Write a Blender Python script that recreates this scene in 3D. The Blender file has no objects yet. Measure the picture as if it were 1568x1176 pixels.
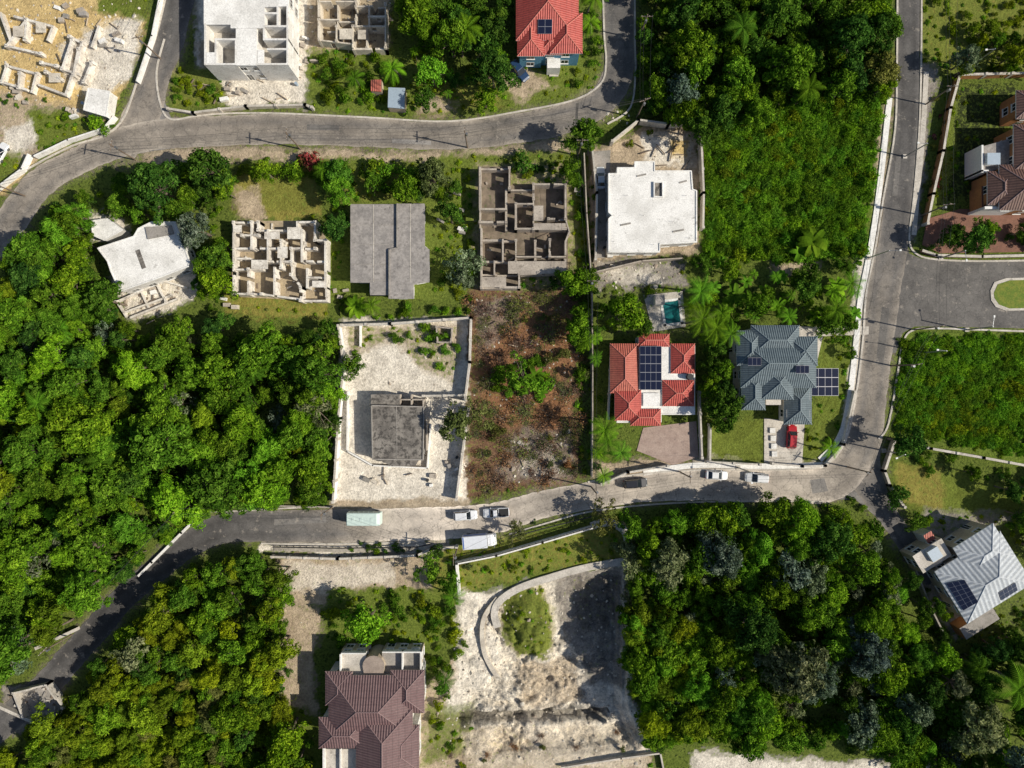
import bpy, math, random
import numpy as np
from mathutils import Vector
random.seed(7); np.random.seed(7)
S=0.13; H=135.0; CX=784.0; CY=588.0
def P(px,py,z=0.0):
    k=S*(H-z)/H
    return ((px-CX)*k,(CY-py)*k)
scene=bpy.context.scene
COL=scene.collection
# ---------------------------------------------------------------- materials
def newmat(name):
    m=bpy.data.materials.new(name); m.use_nodes=True
    nt=m.node_tree; nt.nodes.clear()
    out=nt.nodes.new('ShaderNodeOutputMaterial'); b=nt.nodes.new('ShaderNodeBsdfPrincipled')
    nt.links.new(b.outputs[0],out.inputs[0])
    return m,nt,b,out
def nd(nt,t,**k):
    n=nt.nodes.new(t)
    for a,v in k.items(): setattr(n,a,v)
    return n
def noise(nt,vec,scale,detail=5,rough=.6):
    n=nd(nt,'ShaderNodeTexNoise'); n.inputs['Scale'].default_value=scale
    n.inputs['Detail'].default_value=detail; n.inputs['Roughness'].default_value=rough
    nt.links.new(vec,n.inputs['Vector']); return n.outputs[0]
def mapr(nt,val,a,b,c=0.,d=1.):
    n=nd(nt,'ShaderNodeMapRange'); n.clamp=True
    for i,x in enumerate((a,b,c,d)): n.inputs[i+1].default_value=x
    nt.links.new(val,n.inputs[0]); return n.outputs[0]
def mix(nt,f,a,b,mode='MIX'):
    n=nd(nt,'ShaderNodeMix',data_type='RGBA',blend_type=mode)
    for s,v in ((n.inputs[0],f),(n.inputs[6],a),(n.inputs[7],b)):
        if isinstance(v,(int,float)): s.default_value=v
        elif isinstance(v,tuple): s.default_value=(v[0],v[1],v[2],1)
        else: nt.links.new(v,s)
    return n.outputs[2]
def bump(nt,b,h,dist=.05,st=.6):
    n=nd(nt,'ShaderNodeBump'); n.inputs['Strength'].default_value=st; n.inputs['Distance'].default_value=dist
    nt.links.new(h,n.inputs['Height']); nt.links.new(n.outputs[0],b.inputs['Normal'])
def M(name,c1,c2=None,c3=None,s1=.5,s2=4.,rough=.85,bd=.03,thr=(.42,.6),stain=(.56,.66),spec=.3):
    m,nt,b,o=newmat(name); pos=nd(nt,'ShaderNodeNewGeometry').outputs['Position']
    if c2 is None: c2=tuple(x*.8 for x in c1)
    n1=noise(nt,pos,s1,5,.65); n2=noise(nt,pos,s2,4,.7)
    c=mix(nt,mapr(nt,n1,thr[0],thr[1]),c1,c2)
    if c3: c=mix(nt,mapr(nt,noise(nt,pos,s1*2.3+.1,6,.7),stain[0],stain[1],0,.85),c,c3)
    c=mix(nt,1.,c,mix(nt,mapr(nt,n2,.3,.7),(.72,.72,.72),(1.15,1.15,1.15)),'MULTIPLY')
    nt.links.new(c,b.inputs['Base Color']); b.inputs['Roughness'].default_value=rough
    b.inputs['Specular IOR Level'].default_value=spec
    bump(nt,b,n2,bd)
    return m
def roofmat(name,c1,c2,pitch=.42,amp=.5,seg=1.2):
    m,nt,b,o=newmat(name); uv=nd(nt,'ShaderNodeUVMap').outputs[0]
    pos=nd(nt,'ShaderNodeNewGeometry').outputs['Position']
    sx=nd(nt,'ShaderNodeSeparateXYZ'); nt.links.new(uv,sx.inputs[0])
    def wave(s,per):
        a=nd(nt,'ShaderNodeMath',operation='MULTIPLY'); a.inputs[1].default_value=2*math.pi/per; nt.links.new(s,a.inputs[0])
        w=nd(nt,'ShaderNodeMath',operation='SINE'); nt.links.new(a.outputs[0],w.inputs[0]); return w.outputs[0]
    w=wave(sx.outputs[0],pitch); w2=wave(sx.outputs[1],seg)
    c=mix(nt,mapr(nt,noise(nt,pos,.5,6,.7),.35,.65),c1,c2)
    c=mix(nt,mapr(nt,w,.3,1.,0,amp),c,tuple(x*.55 for x in c1))
    c=mix(nt,mapr(nt,w2,.8,1.,0,amp*.6),c,tuple(x*.5 for x in c1))
    c=mix(nt,1.,c,mix(nt,mapr(nt,noise(nt,pos,2.5,6,.75),.3,.7),(.68,.68,.68),(1.2,1.2,1.2)),'MULTIPLY')
    nt.links.new(c,b.inputs['Base Color']); b.inputs['Roughness'].default_value=.6
    bump(nt,b,w,.06,.7)
    return m
def plain(name,c,rough=.5,metal=0,spec=.5,coat=0):
    m,nt,b,o=newmat(name)
    pos=nd(nt,'ShaderNodeNewGeometry').outputs['Position']
    cc=mix(nt,mapr(nt,noise(nt,pos,2.5,4,.6),.3,.7),tuple(x*.85 for x in c),c)
    nt.links.new(cc,b.inputs['Base Color']); b.inputs['Roughness'].default_value=rough
    b.inputs['Metallic'].default_value=metal; b.inputs['Specular IOR Level'].default_value=spec
    b.inputs['Coat Weight'].default_value=coat
    return m
def leafmat(name,dark,mid,light,trans=.22,patch=.03):
    m,nt,b,o=newmat(name); nt.nodes.remove(b)
    at=nd(nt,'ShaderNodeAttribute',attribute_name='tone'); oi=nd(nt,'ShaderNodeObjectInfo')
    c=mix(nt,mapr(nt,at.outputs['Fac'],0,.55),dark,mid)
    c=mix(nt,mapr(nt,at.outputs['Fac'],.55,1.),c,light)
    r2=nd(nt,'ShaderNodeMath',operation='MULTIPLY'); r2.inputs[1].default_value=7.31; nt.links.new(oi.outputs['Random'],r2.inputs[0])
    fr=nd(nt,'ShaderNodeMath',operation='FRACT'); nt.links.new(r2.outputs[0],fr.inputs[0])
    v=mix(nt,fr.outputs[0],(.66,.68,.8),(1.26,1.26,1.0))
    cc=mix(nt,1.,c,v,'MULTIPLY')
    v2=mix(nt,oi.outputs['Random'],(.88,1.0,1.5),(1.18,1.02,.95)); cc=mix(nt,1.,cc,v2,'MULTIPLY')
    df=nd(nt,'ShaderNodeBsdfDiffuse'); nt.links.new(cc,df.inputs['Color'])
    tr=nd(nt,'ShaderNodeBsdfTranslucent'); nt.links.new(cc,tr.inputs['Color'])
    ms=nd(nt,'ShaderNodeMixShader'); ms.inputs[0].default_value=trans
    nt.links.new(df.outputs[0],ms.inputs[1]); nt.links.new(tr.outputs[0],ms.inputs[2]); nt.links.new(ms.outputs[0],o.inputs[0])
    return m
CONC=M('concrete_pale',(.62,.57,.50),(.48,.44,.38),(.30,.27,.23),s1=.35)
CWHITE=M('concrete_white',(.86,.84,.80),(.70,.68,.64),(.40,.38,.35),s1=.22,thr=(.45,.62),stain=(.6,.72))
CWEA=M('concrete_weathered',(.80,.75,.67),(.60,.55,.48),(.36,.32,.27),s1=.45,thr=(.42,.58),stain=(.54,.62))
CGREY=M('concrete_grey',(.36,.33,.30),(.27,.25,.22),(.15,.14,.12),s1=.3)
CBLOCK=M('blockwork_raw',(.48,.42,.35),(.36,.31,.26),(.20,.17,.14),s1=.4)
CBLOCKL=M('blockwork_pale',(.70,.63,.52),(.52,.46,.38),(.32,.28,.22),s1=.4)
CDARK=M('roof_mottled',(.27,.245,.215),(.15,.135,.12),(.06,.055,.05),s1=.45,stain=(.5,.58))
ROOFG=M('roof_weathered_grey',(.36,.33,.305),(.26,.24,.225),(.17,.155,.145),s1=.5,s2=2.2)
FLOOR=M('floor_earth',(.25,.20,.15),(.15,.12,.09),(.10,.12,.05),s1=.5)
FLOORT=M('floor_sandy',(.46,.37,.24),(.36,.29,.20),(.22,.18,.13),s1=.4)
WALLW=M('wall_white_render',(.78,.76,.72),(.66,.63,.58),(.5,.47,.43),s1=.3)
WALLT=M('wall_tan_render',(.55,.45,.33),(.47,.38,.28),s1=.3)
WALLO=M('wall_orange_render',(.45,.21,.08),(.34,.16,.07),s1=.3)
WALLB=M('wall_blue_render',(.12,.30,.42),(.10,.25,.36),s1=.3)
STONE=M('stone_wall',(.42,.38,.32),(.30,.27,.23),(.18,.17,.14),s1=.8)
PAVEP=M('paving_pink',(.42,.32,.27),(.35,.26,.22),(.25,.19,.17),s1=.5)
PAVER=M('paving_brick',(.26,.13,.09),(.20,.10,.07),(.15,.09,.06),s1=.5)
R_RED=roofmat('roof_tile_red',(.42,.065,.05),(.52,.10,.075))
R_ORG=roofmat('roof_tile_salmon',(.50,.15,.10),(.42,.10,.07))
R_BLU=roofmat('roof_tile_slate_blue',(.10,.135,.155),(.14,.18,.20))
R_MAR=roofmat('roof_tile_maroon',(.155,.085,.085),(.195,.118,.115),pitch=.5,amp=.7)
R_BRN=roofmat('roof_tile_brown',(.12,.06,.045),(.16,.085,.065),pitch=.5,amp=.6)
R_WHT=roofmat('roof_metal_white',(.40,.43,.46),(.50,.53,.56),pitch=.9,amp=.5,seg=30)
CAPR=plain('ridge_cap_red',(.60,.20,.15),.7); CAPB=plain('ridge_cap_blue',(.21,.26,.28),.7); CAPM=plain('ridge_cap_maroon',(.26,.17,.165),.7); CAPW=plain('ridge_cap_white',(.6,.62,.65),.6)
TRIM=plain('trim_white',(.78,.77,.74),.6); GLASS=plain('window_glass',(.02,.03,.04),.08,spec=.8)
SOLAR=plain('solar_cell',(.010,.013,.035),.15,spec=.7); ALU=plain('aluminium_frame',(.42,.42,.44),.35,.6)
METAL=plain('galvanised_steel',(.35,.36,.37),.4,.7); POLE=M('pole_timber',(.22,.17,.13),(.16,.12,.09)); WIRE=plain('wire_black',(.03,.03,.03),.6)
RUBBER=plain('tyre_rubber',(.02,.02,.02),.8); CGLASS=plain('car_glass',(.015,.02,.025),.06,spec=.8)
BARK=M('bark',(.20,.16,.12),(.13,.10,.08),s1=3); WATER=plain('pool_water',(.015,.15,.15),.06,spec=.6)
TARP=plain('sheet_blue',(.36,.44,.52),.5)
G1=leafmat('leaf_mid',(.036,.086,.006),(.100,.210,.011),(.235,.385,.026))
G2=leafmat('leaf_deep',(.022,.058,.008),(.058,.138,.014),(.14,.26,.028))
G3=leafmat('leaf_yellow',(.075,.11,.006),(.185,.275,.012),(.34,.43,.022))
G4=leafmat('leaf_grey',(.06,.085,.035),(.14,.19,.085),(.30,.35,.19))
G5=leafmat('leaf_bright',(.050,.135,.008),(.135,.31,.015),(.26,.47,.032))
G6=leafmat('leaf_olive',(.06,.075,.015),(.14,.165,.035),(.25,.27,.07))
G7=leafmat('leaf_dry',(.08,.045,.025),(.22,.115,.055),(.40,.25,.14))
G8=leafmat('leaf_flower',(.06,.08,.02),(.20,.05,.05),(.45,.08,.09))
# ---------------------------------------------------------------- mesh builder
class MB:
    def __init__(s): s.v=[]; s.f=[]; s.m=[]; s.mats=[]; s.uv=[]
    def mi(s,m):
        if m not in s.mats: s.mats.append(m)
        return s.mats.index(m)
    def face(s,pts,m,uv=None):
        n=len(s.v); s.v+= [tuple(p) for p in pts]; s.f.append(list(range(n,n+len(pts)))); s.m.append(s.mi(m))
        s.uv+= uv if uv else [(p[0],p[1]) for p in pts]
    def prism(s,poly,z0,z1,m,mt=None):
        a=sum(poly[i][0]*poly[(i+1)%len(poly)][1]-poly[(i+1)%len(poly)][0]*poly[i][1] for i in range(len(poly)))
        if a<0: poly=poly[::-1]
        s.face([(x,y,z1) for x,y in poly],mt or m)
        s.face([(x,y,z0) for x,y in poly[::-1]],m)
        for i in range(len(poly)):
            a=poly[i]; b=poly[(i+1)%len(poly)]
            s.face([(a[0],a[1],z0),(b[0],b[1],z0),(b[0],b[1],z1),(a[0],a[1],z1)],m)
    def seg(s,a,b,t,z0,z1,m,ext=0.):
        dx,dy=b[0]-a[0],b[1]-a[1]; L=math.hypot(dx,dy) or 1e-6; ux,uy=dx/L,dy/L; nx,ny=-uy*t/2,ux*t/2
        a=(a[0]-ux*ext,a[1]-uy*ext); b=(b[0]+ux*ext,b[1]+uy*ext)
        s.prism([(a[0]-nx,a[1]-ny),(b[0]-nx,b[1]-ny),(b[0]+nx,b[1]+ny),(a[0]+nx,a[1]+ny)],z0,z1,m)
    def cyl(s,a,b,r0,r1,n,m,cap=True):
        a=Vector(a); b=Vector(b); d=(b-a).normalized(); u=d.orthogonal().normalized(); w=d.cross(u)
        A=[];B=[]
        for i in range(n):
            t=2*math.pi*i/n; o=u*math.cos(t)+w*math.sin(t); A.append(a+o*r0); B.append(b+o*r1)
        for i in range(n):
            j=(i+1)%n; s.face([A[i],A[j],B[j],B[i]],m)
        if cap: s.face(B,m); s.face(A[::-1],m)
    def obj(s,name,parent=None,smooth=False):
        me=bpy.data.meshes.new(name); o=(0,0,0)
        if parent is not None: o=parent.location
        me.from_pydata([(x-o[0],y-o[1],z-o[2]) for x,y,z in s.v],[],s.f)
        for m in s.mats: me.materials.append(m)
        me.polygons.foreach_set('material_index',s.m)
        ul=me.uv_layers.new(name='UVMap'); ul.data.foreach_set('uv',np.array(s.uv,dtype=np.float32).ravel())
        if smooth: me.polygons.foreach_set('use_smooth',[True]*len(s.f))
        me.update()
        ob=bpy.data.objects.new(name,me); COL.objects.link(ob)
        if parent is not None: ob.parent=parent
        return ob
def empty(name,loc):
    e=bpy.data.objects.new(name,None); e.location=(loc[0],loc[1],0); COL.objects.link(e); e.empty_display_size=1; 
    return e
def PP(poly,z=0.): return [P(x,y,z) for x,y in poly]
def rect(x0,y0,x1,y1): return [(x0,y0),(x1,y0),(x1,y1),(x0,y1)]
def rot(poly,ang,c):
    a=math.radians(ang); ca,sa=math.cos(a),math.sin(a)
    return [(c[0]+(x-c[0])*ca-(y-c[1])*sa, c[1]+(x-c[0])*sa+(y-c[1])*ca) for x,y in poly]
def windows(mb,poly,z0,z1,step=3.2,w=1.3,h=1.15,storeys=1,seed=1):
    rr=random.Random(seed)
    a=sum(poly[i][0]*poly[(i+1)%len(poly)][1]-poly[(i+1)%len(poly)][0]*poly[i][1] for i in range(len(poly)))
    if a<0: poly=poly[::-1]
    for i in range(len(poly)):
        p=poly[i]; q=poly[(i+1)%len(poly)]; L=math.hypot(q[0]-p[0],q[1]-p[1])
        n=int(L/step)
        if L>1.8 and n==0: n=1
        if n==0: continue
        ux,uy=(q[0]-p[0])/L,(q[1]-p[1])/L; nx,ny=uy,-ux
        for st in range(storeys):
            hz=(z1-z0)/storeys
            for k in range(n):
                t=(k+.5)/n*L; door=(st==0 and rr.random()<.15)
                zc=z0+st*hz+(0.0 if door else .95); hh=2.1 if door else h; ww=1.0 if door else w
                for (mw,mh,pr,m) in ((.12,.12,.03,TRIM),(0,0,.045,GLASS)):
                    A=(p[0]+ux*(t-ww/2-mw)+nx*pr/2,p[1]+uy*(t-ww/2-mw)+ny*pr/2); B=(p[0]+ux*(t+ww/2+mw)+nx*pr/2,p[1]+uy*(t+ww/2+mw)+ny*pr/2)
                    mb.seg(A,B,pr,zc-mh+.02,zc+hh+mh,m)
                A=(p[0]+ux*(t-.04)+nx*.03,p[1]+uy*(t-.04)+ny*.03); B=(p[0]+ux*(t+.04)+nx*.03,p[1]+uy*(t+.04)+ny*.03)
                mb.seg(A,B,.06,zc+.03,zc+hh-.02,TRIM)
                A=(p[0]+ux*(t-ww/2-.2)+nx*.08,p[1]+uy*(t-ww/2-.2)+ny*.08); B=(p[0]+ux*(t+ww/2+.2)+nx*.08,p[1]+uy*(t+ww/2+.2)+ny*.08)
                if not door: mb.seg(A,B,.16,zc-.24,zc-.14,TRIM)
class Hip:
    def __init__(s,mb,r,z,pitch,mat,cap,ang=0,over=0,fascia=TRIM,flat=False):
        c=((r[0]+r[2])/2,(r[1]+r[3])/2); Cw=P(c[0],c[1],z); k=S*(H-z)/H
        s.a=abs(r[2]-r[0])/2*k+over; s.b=abs(r[3]-r[1])/2*k+over; s.C=Cw; s.t=math.tan(math.radians(pitch)); s.z=z
        s.ca=math.cos(-math.radians(ang)); s.sa=math.sin(-math.radians(ang))
        a,b=s.a,s.b; m=min(a,b); rise=m*s.t
        W=s.w
        E=[W(-a,-b,z),W(a,-b,z),W(a,b,z),W(-a,b,z)]
        if a>=b: R=[W(-(a-m),0,z+rise),W(a-m,0,z+rise)]
        else: R=[W(0,-(b-m),z+rise),W(0,b-m,z+rise)]
        sl=math.hypot(m,rise)
        if a>=b:
            mb.face([E[0],E[1],R[1],R[0]],mat,[(0,0),(2*a,0),(2*a-m,sl),(m,sl)])
            mb.face([E[1],E[2],R[1]],mat,[(0,0),(2*b,0),(b,sl)])
            mb.face([E[2],E[3],R[0],R[1]],mat,[(0,0),(2*a,0),(2*a-m,sl),(m,sl)])
            mb.face([E[3],E[0],R[0]],mat,[(0,0),(2*b,0),(b,sl)])
            hp=[(0,0),(1,1),(2,1),(3,0)]
        else:
            mb.face([E[0],E[1],R[0]],mat,[(0,0),(2*a,0),(a,sl)])
            mb.face([E[1],E[2],R[1],R[0]],mat,[(0,0),(2*b,0),(2*b-m,sl),(m,sl)])
            mb.face([E[2],E[3],R[1]],mat,[(0,0),(2*a,0),(a,sl)])
            mb.face([E[3],E[0],R[0],R[1]],mat,[(0,0),(2*b,0),(2*b-m,sl),(m,sl)])
            hp=[(0,0),(1,0),(2,1),(3,1)]
        for i,j in hp: mb.cyl(E[i],R[j],.09,.09,6,cap)
        if abs(a-b)>.2: mb.cyl(R[0],R[1],.11,.11,6,cap)
        mb.prism([W(x*(1),y,0)[:2] for x,y in ((-a+.01,-b+.01),(a-.01,-b+.01),(a-.01,b-.01),(-a+.01,b-.01))],z-.22,z-.01,fascia)
        s.foot=[W(x,y,0)[:2] for x,y in ((-a+.5,-b+.5),(a-.5,-b+.5),(a-.5,b-.5),(-a+.5,b-.5))]
    def w(s,x,y,z): return (s.C[0]+x*s.ca-y*s.sa, s.C[1]+x*s.sa+y*s.ca, z)
    def h(s,p):
        dx,dy=p[0]-s.C[0],p[1]-s.C[1]; x=dx*s.ca+dy*s.sa; y=-dx*s.sa+dy*s.ca
        return s.z+s.t*min(s.a-abs(x),s.b-abs(y))
def solar(mb,q,n,m):
    q=[Vector(p) for p in q]
    def at(u,v): return (q[0]*(1-u)+q[1]*u)*(1-v)+(q[3]*(1-u)+q[2]*u)*v
    nrm=(q[1]-q[0]).cross(q[3]-q[0]).normalized()
    if nrm.z<0: nrm=-nrm
    mb.face([p for p in q],ALU); mb.face([p-nrm*.05 for p in q[::-1]],ALU)
    for i in range(4):
        a=q[i];b=q[(i+1)%4]; mb.face([a-nrm*.05,b-nrm*.05,b,a],ALU)
    for i in range(n):
        for j in range(m):
            e=.035
            c=[at((i+e)/n,(j+e)/m),at((i+1-e)/n,(j+e)/m),at((i+1-e)/n,(j+1-e)/m),at((i+e)/n,(j+1-e)/m)]
            mb.face([p+nrm*.02 for p in c],SOLAR)
# ---------------------------------------------------------------- noise + poly tests
def vn(x,y,seed=0):
    xi=np.floor(x); yi=np.floor(y); fx=x-xi; fy=y-yi; fx=fx*fx*(3-2*fx); fy=fy*fy*(3-2*fy)
    def h(a,b):
        t=np.sin(a*127.1+b*311.7+seed*74.7)*43758.5453; return t-np.floor(t)
    return (h(xi,yi)*(1-fx)+h(xi+1,yi)*fx)*(1-fy)+(h(xi,yi+1)*(1-fx)+h(xi+1,yi+1)*fx)*fy
def fbm(x,y,seed=0,o=4):
    r=np.zeros_like(x); a=.5
    for i in range(o): r=r+a*vn(x*2**i,y*2**i,seed+i*13); a*=.5
    return r
def inpoly(X,Y,poly):
    r=np.zeros(X.shape,bool); n=len(poly)
    for i in range(n):
        x0,y0=poly[i]; x1,y1=poly[(i+1)%n]
        if y0==y1: continue
        c=((Y>=min(y0,y1))&(Y<max(y0,y1)))&(X<(x1-x0)*(Y-y0)/(y1-y0)+x0)
        r^=c
    return r
# ---------------------------------------------------------------- roads data
def cr(pts,n=10):
    p=[pts[0]]+list(pts)+[pts[-1]]; out=[]
    for i in range(1,len(p)-2):
        for k in range(n):
            t=k/n; out.append(tuple(.5*((2*b)+(-a+c)*t+(2*a-5*b+4*c-d)*t*t+(-a+3*b-3*c+d)*t**3) for a,b,c,d in zip(p[i-1],p[i],p[i+1],p[i+2])))
    out.append(tuple(pts[-1])); return out
R1=[(-60,425,50,.18),(15,340,50,.2),(60,282,46,.22),(120,246,42,.24),(175,222,46,.24),(235,207,46,.24),(300,202,46,.23),(420,198,46,.21),(560,203,44,.20),(690,208,42,.21),(800,195,46,.19),(880,177,46,.18),(930,145,46,.16),(949,100,46,.14),(948,50,46,.13),(945,-80,46,.13)]
R1b=[(185,232,46,.23),(218,175,56,.22),(238,115,46,.17),(262,55,44,.11),(292,-80,44,.10)]
R2=[(1392,-80,36,.11),(1391,100,34,.10),(1388,200,34,.10),(1376,300,42,.12),(1366,380,46,.15),(1352,450,52,.18),(1344,530,46,.2),(1333,620,46,.2),(1320,680,54,.18),(1278,737,56,.30),(1200,744,50,.38),(1080,743,46,.38),(980,748,42,.36),(900,760,42,.32),(820,775,42,.32),(760,793,46,.42),(680,801,50,.50),(600,803,50,.44),(530,805,50,.2),(440,806,50,.13),(350,808,46,.10),(295,830,40,.08),(240,872,38,.075),(190,915,38,.07),(150,960,40,.07),(105,1010,42,.09),(60,1060,42,.11),(-60,1160,44,.11)]
R2b=[(1320,720,60,.18),(1350,775,34,.12),(1395,840,30,.12),(1430,890,26,.12)]
ROADS=[R1,R1b,R2,R2b]
RS=[cr(r) for r in ROADS]
CUL=[(1340,380),(1384,372),(1392,388),(1410,396),(1470,399),(1700,396),(1700,506),(1440,500),(1400,500),(1382,510),(1372,540),(1335,545)]
def roaddist(X,Y):
    d=np.full(X.shape,1e9)
    for r in RS:
        for a in r[::2]:
            d=np.minimum(d,np.hypot(X-a[0],Y-a[1])-a[2]/2)
    d=np.where(inpoly(X,Y,CUL),-5,d)
    return d
# ---------------------------------------------------------------- ground
UND=(.040,.055,.014); LAWN=(.165,.205,.035); YEL=(.30,.27,.065); LIME=(.82,.76,.66); TAN=(.52,.42,.30); BRN=(.22,.13,.08); GRY=(.34,.31,.275); SAND=(.68,.51,.24); DK=(.10,.085,.07); RED=(.34,.17,.085); FLD=(.13,.23,.022)
LAY=[
 ([(-90,-90),(228,-90),(218,60),(190,130),(165,185),(60,240),(20,290),(-90,330)],SAND,.12,1),
 ([(-90,130),(60,150),(170,185),(60,240),(0,290),(-90,330)],TAN,.35,1),
 ([(40,170),(85,165),(150,192),(120,215),(62,236),(48,205)],LAWN,.6,1),
 ([(95,60),(215,20),(205,110),(150,150),(100,120)],LIME,.2,1),
 ([(0,195),(50,185),(55,225),(0,240)],LIME,.2,1),([(-30,245),(30,230),(25,275),(-30,290)],LAWN,.6,1),
 ([(0,0),(110,-10),(130,60),(60,75),(0,60)],SAND,.0,1),
 ([(150,-90),(235,-90),(225,30),(150,20)],LAWN,.5,1),
 ([(300,-90),(480,-90),(472,160),(380,168),(330,150),(300,120)],LIME,.12,1),
 ([(300,60),(330,60),(345,150),(310,120)],TAN,.2,1),
 ([(255,105),(330,105),(350,150),(265,172)],YEL,.9,1),
 ([(470,-90),(600,-90),(600,80),(470,85)],TAN,.3,1),
 ([(470,80),(640,70),(640,175),(480,168)],LAWN,.9,1),
 ([(630,90),(760,120),(780,165),(640,175)],YEL,.7,1),([(640,135),(690,150),(700,170),(640,172)],TAN,.4,1),
 ([(760,80),(925,90),(915,140),(800,165),(770,160)],LAWN,.7,1),([(760,95),(800,95),(850,130),(790,158)],TAN,.3,1),
 ([(200,228),(400,224),(560,232),(700,232),(860,215),(880,232),(700,254),(560,254),(400,246),(230,256)],TAN,.25,1),
 ([(355,262),(480,262),(490,330),(440,345),(360,330)],YEL,.4,1),([(360,290),(400,288),(408,340),(365,335)],TAN,.2,1),
 ([(395,270),(470,268),(478,325),(410,325)],LAWN,.35,.5),
 ([(490,245),(690,245),(735,270),(735,440),(660,460),(505,450)],LAWN,.8,1),([(520,262),(620,262),(620,305),(520,305)],YEL,.6,.7),
 ([(340,445),(505,455),(500,486),(400,490),(345,475)],YEL,.5,1),
 ([(165,420),(300,410),(310,450),(260,478),(200,490)],LIME,.3,1),([(130,325),(190,335),(195,365),(140,370)],LIME,.2,1),
 ([(680,238),(895,235),(900,440),(720,450),(690,400)],LAWN,.7,1),([(725,250),(880,250),(880,450),(725,450)],TAN,.55,.7),
 ([(900,228),(935,222),(985,195),(1070,192),(1076,385),(905,405)],TAN,.15,1),([(985,205),(1062,205),(1062,255),(990,250)],LIME,.1,1),([(1025,212),(1055,212),(1055,248),(1030,240)],SAND,0,1),
 ([(908,398),(1050,400),(1060,465),(910,450)],GRY,.4,1),([(920,408),(1000,415),(1020,440),(930,432)],LIME,.3,.7),
 ([(522,490),(720,484),(716,600),(718,768),(508,770),(516,575)],LIME,.08,1),([(530,500),(705,495),(700,590),(640,560),(600,520),(540,545)],TAN,.7,.8),
 ([(530,600),(570,600),(575,700),(660,715),(660,745),(530,715)],LIME,0,1),
 ([(716,445),(895,445),(905,600),(890,735),(760,758),(716,765)],BRN,.42,1),([(760,470),(870,480),(880,560),(790,640),(730,620)],RED,.2,.7),([(780,560),(880,600),(870,660),(770,650)],RED,.1,.9),
 ([(720,470),(780,450),(800,500),(740,540)],GRY,.3,.5),([(770,665),(870,650),(880,730),(760,745)],GRY,.3,.5),([(880,450),(905,450),(908,730),(885,730)],UND,.8,.8),
 ([(795,685),(850,680),(850,730),(800,735)],LIME,.2,.4),
 ([(905,705),(1300,702),(1300,728),(905,735)],TAN,.15,1),([(1060,700),(1290,706),(1285,726),(1060,722)],LIME,.0,1),
 ([(1085,640),(1170,640),(1170,706),(1085,702)],LAWN,.3,1),([(1225,640),(1300,560),(1310,640),(1280,700),(1225,712)],LAWN,.5,1),([(1245,510),(1330,500),(1320,600),(1250,610)],LAWN,.7,1),
 ([(925,440),(1110,440),(1110,520),(930,512)],DK,.8,1),
 ([(1310,390),(1345,380),(1330,560),(1300,690),(1288,690),(1310,500)],LIME,.1,1),([(1180,390),(1260,388),(1250,420),(1180,422)],TAN,.3,.9),
 ([(1345,130),(1368,130),(1350,380),(1328,400)],TAN,.2,1),
 ([(1080,180),(1200,150),(1345,140),(1335,380),(1200,400),(1080,390)],FLD,1,1),
 ([(1410,-90),(1700,-90),(1700,115),(1440,110),(1415,100)],YEL,.85,1),
 ([(1405,90),(1440,100),(1420,240),(1402,380),(1395,350)],GRY,.3,1),
 ([(1455,130),(1560,130),(1500,300),(1440,310)],(.045,.06,.02),.5,1),([(1440,140),(1465,140),(1455,300),(1430,310)],LAWN,.7,1),
 ([(1380,512),(1700,512),(1700,740),(1366,668)],FLD,1,1),
 ([(1365,705),(1700,760),(1700,830),(1420,800),(1375,770)],LAWN,.35,1),([(1370,710),(1440,715),(1450,790),(1380,765)],YEL,.4,1),
 ([(1410,780),(1560,790),(1590,960),(1460,980),(1420,930)],GRY,.5,1),([(1530,800),(1640,800),(1640,1000),(1480,1000)],UND,.9,.85),
 ([(425,850),(665,848),(665,905),(600,920),(430,930)],TAN,.3,1),([(435,860),(600,862),(600,895),(440,905)],LIME,.2,.6),
 ([(505,900),(700,905),(705,985),(500,990)],LAWN,.9,1),
 ([(425,925),(500,930),(480,1010),(490,1100),(430,1110)],TAN,.3,1),
 ([(435,1080),(500,1100),(490,1260),(430,1260)],LAWN,.8,1),
 ([(665,835),(960,800),(960,860),(830,880),(705,905),(660,905)],YEL,.7,1),
 ([(640,1060),(720,985),(1000,1130),(1010,1260),(630,1260)],TAN,.4,1),
 ([(700,905),(760,905),(960,860),(965,1060),(1000,1150),(900,1176),(680,1090),(700,1000)],(.80,.74,.64),.03,1),
 ([(850,880),(955,865),(960,1060),(900,1050),(860,960)],GRY,.25,1),([(870,890),(950,885),(950,960),(890,970)],DK,.4,.5),
 ([(790,1020),(880,1010),(900,1085),(800,1090)],TAN,.2,.7),
 ([(775,905),(830,900),(850,960),(845,1005),(790,1010),(765,960)],YEL,.9,1),
 ([(655,1080),(720,1080),(720,1150),(650,1176)],LAWN,.6,.7),
 ([(700,1115),(990,1120),(990,1176),(720,1176)],(.72,.63,.50),.25,.8),
 ([(703,1093),(930,1096),(930,1111),(703,1109)],(.12,.11,.095),.2,.85),
 ([(1060,1148),(1200,1160),(1400,1168),(1600,1250),(1050,1260)],LIME,.15,1),
 ([(0,1045),(95,1050),(90,1120),(0,1130)],GRY,.2,1),
 ([(505,765),(720,762),(720,782),(505,782)],TAN,.15,1),([(505,822),(700,828),(660,850),(400,845),(400,832)],LIME,.3,1),
]
GD={}
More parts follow.
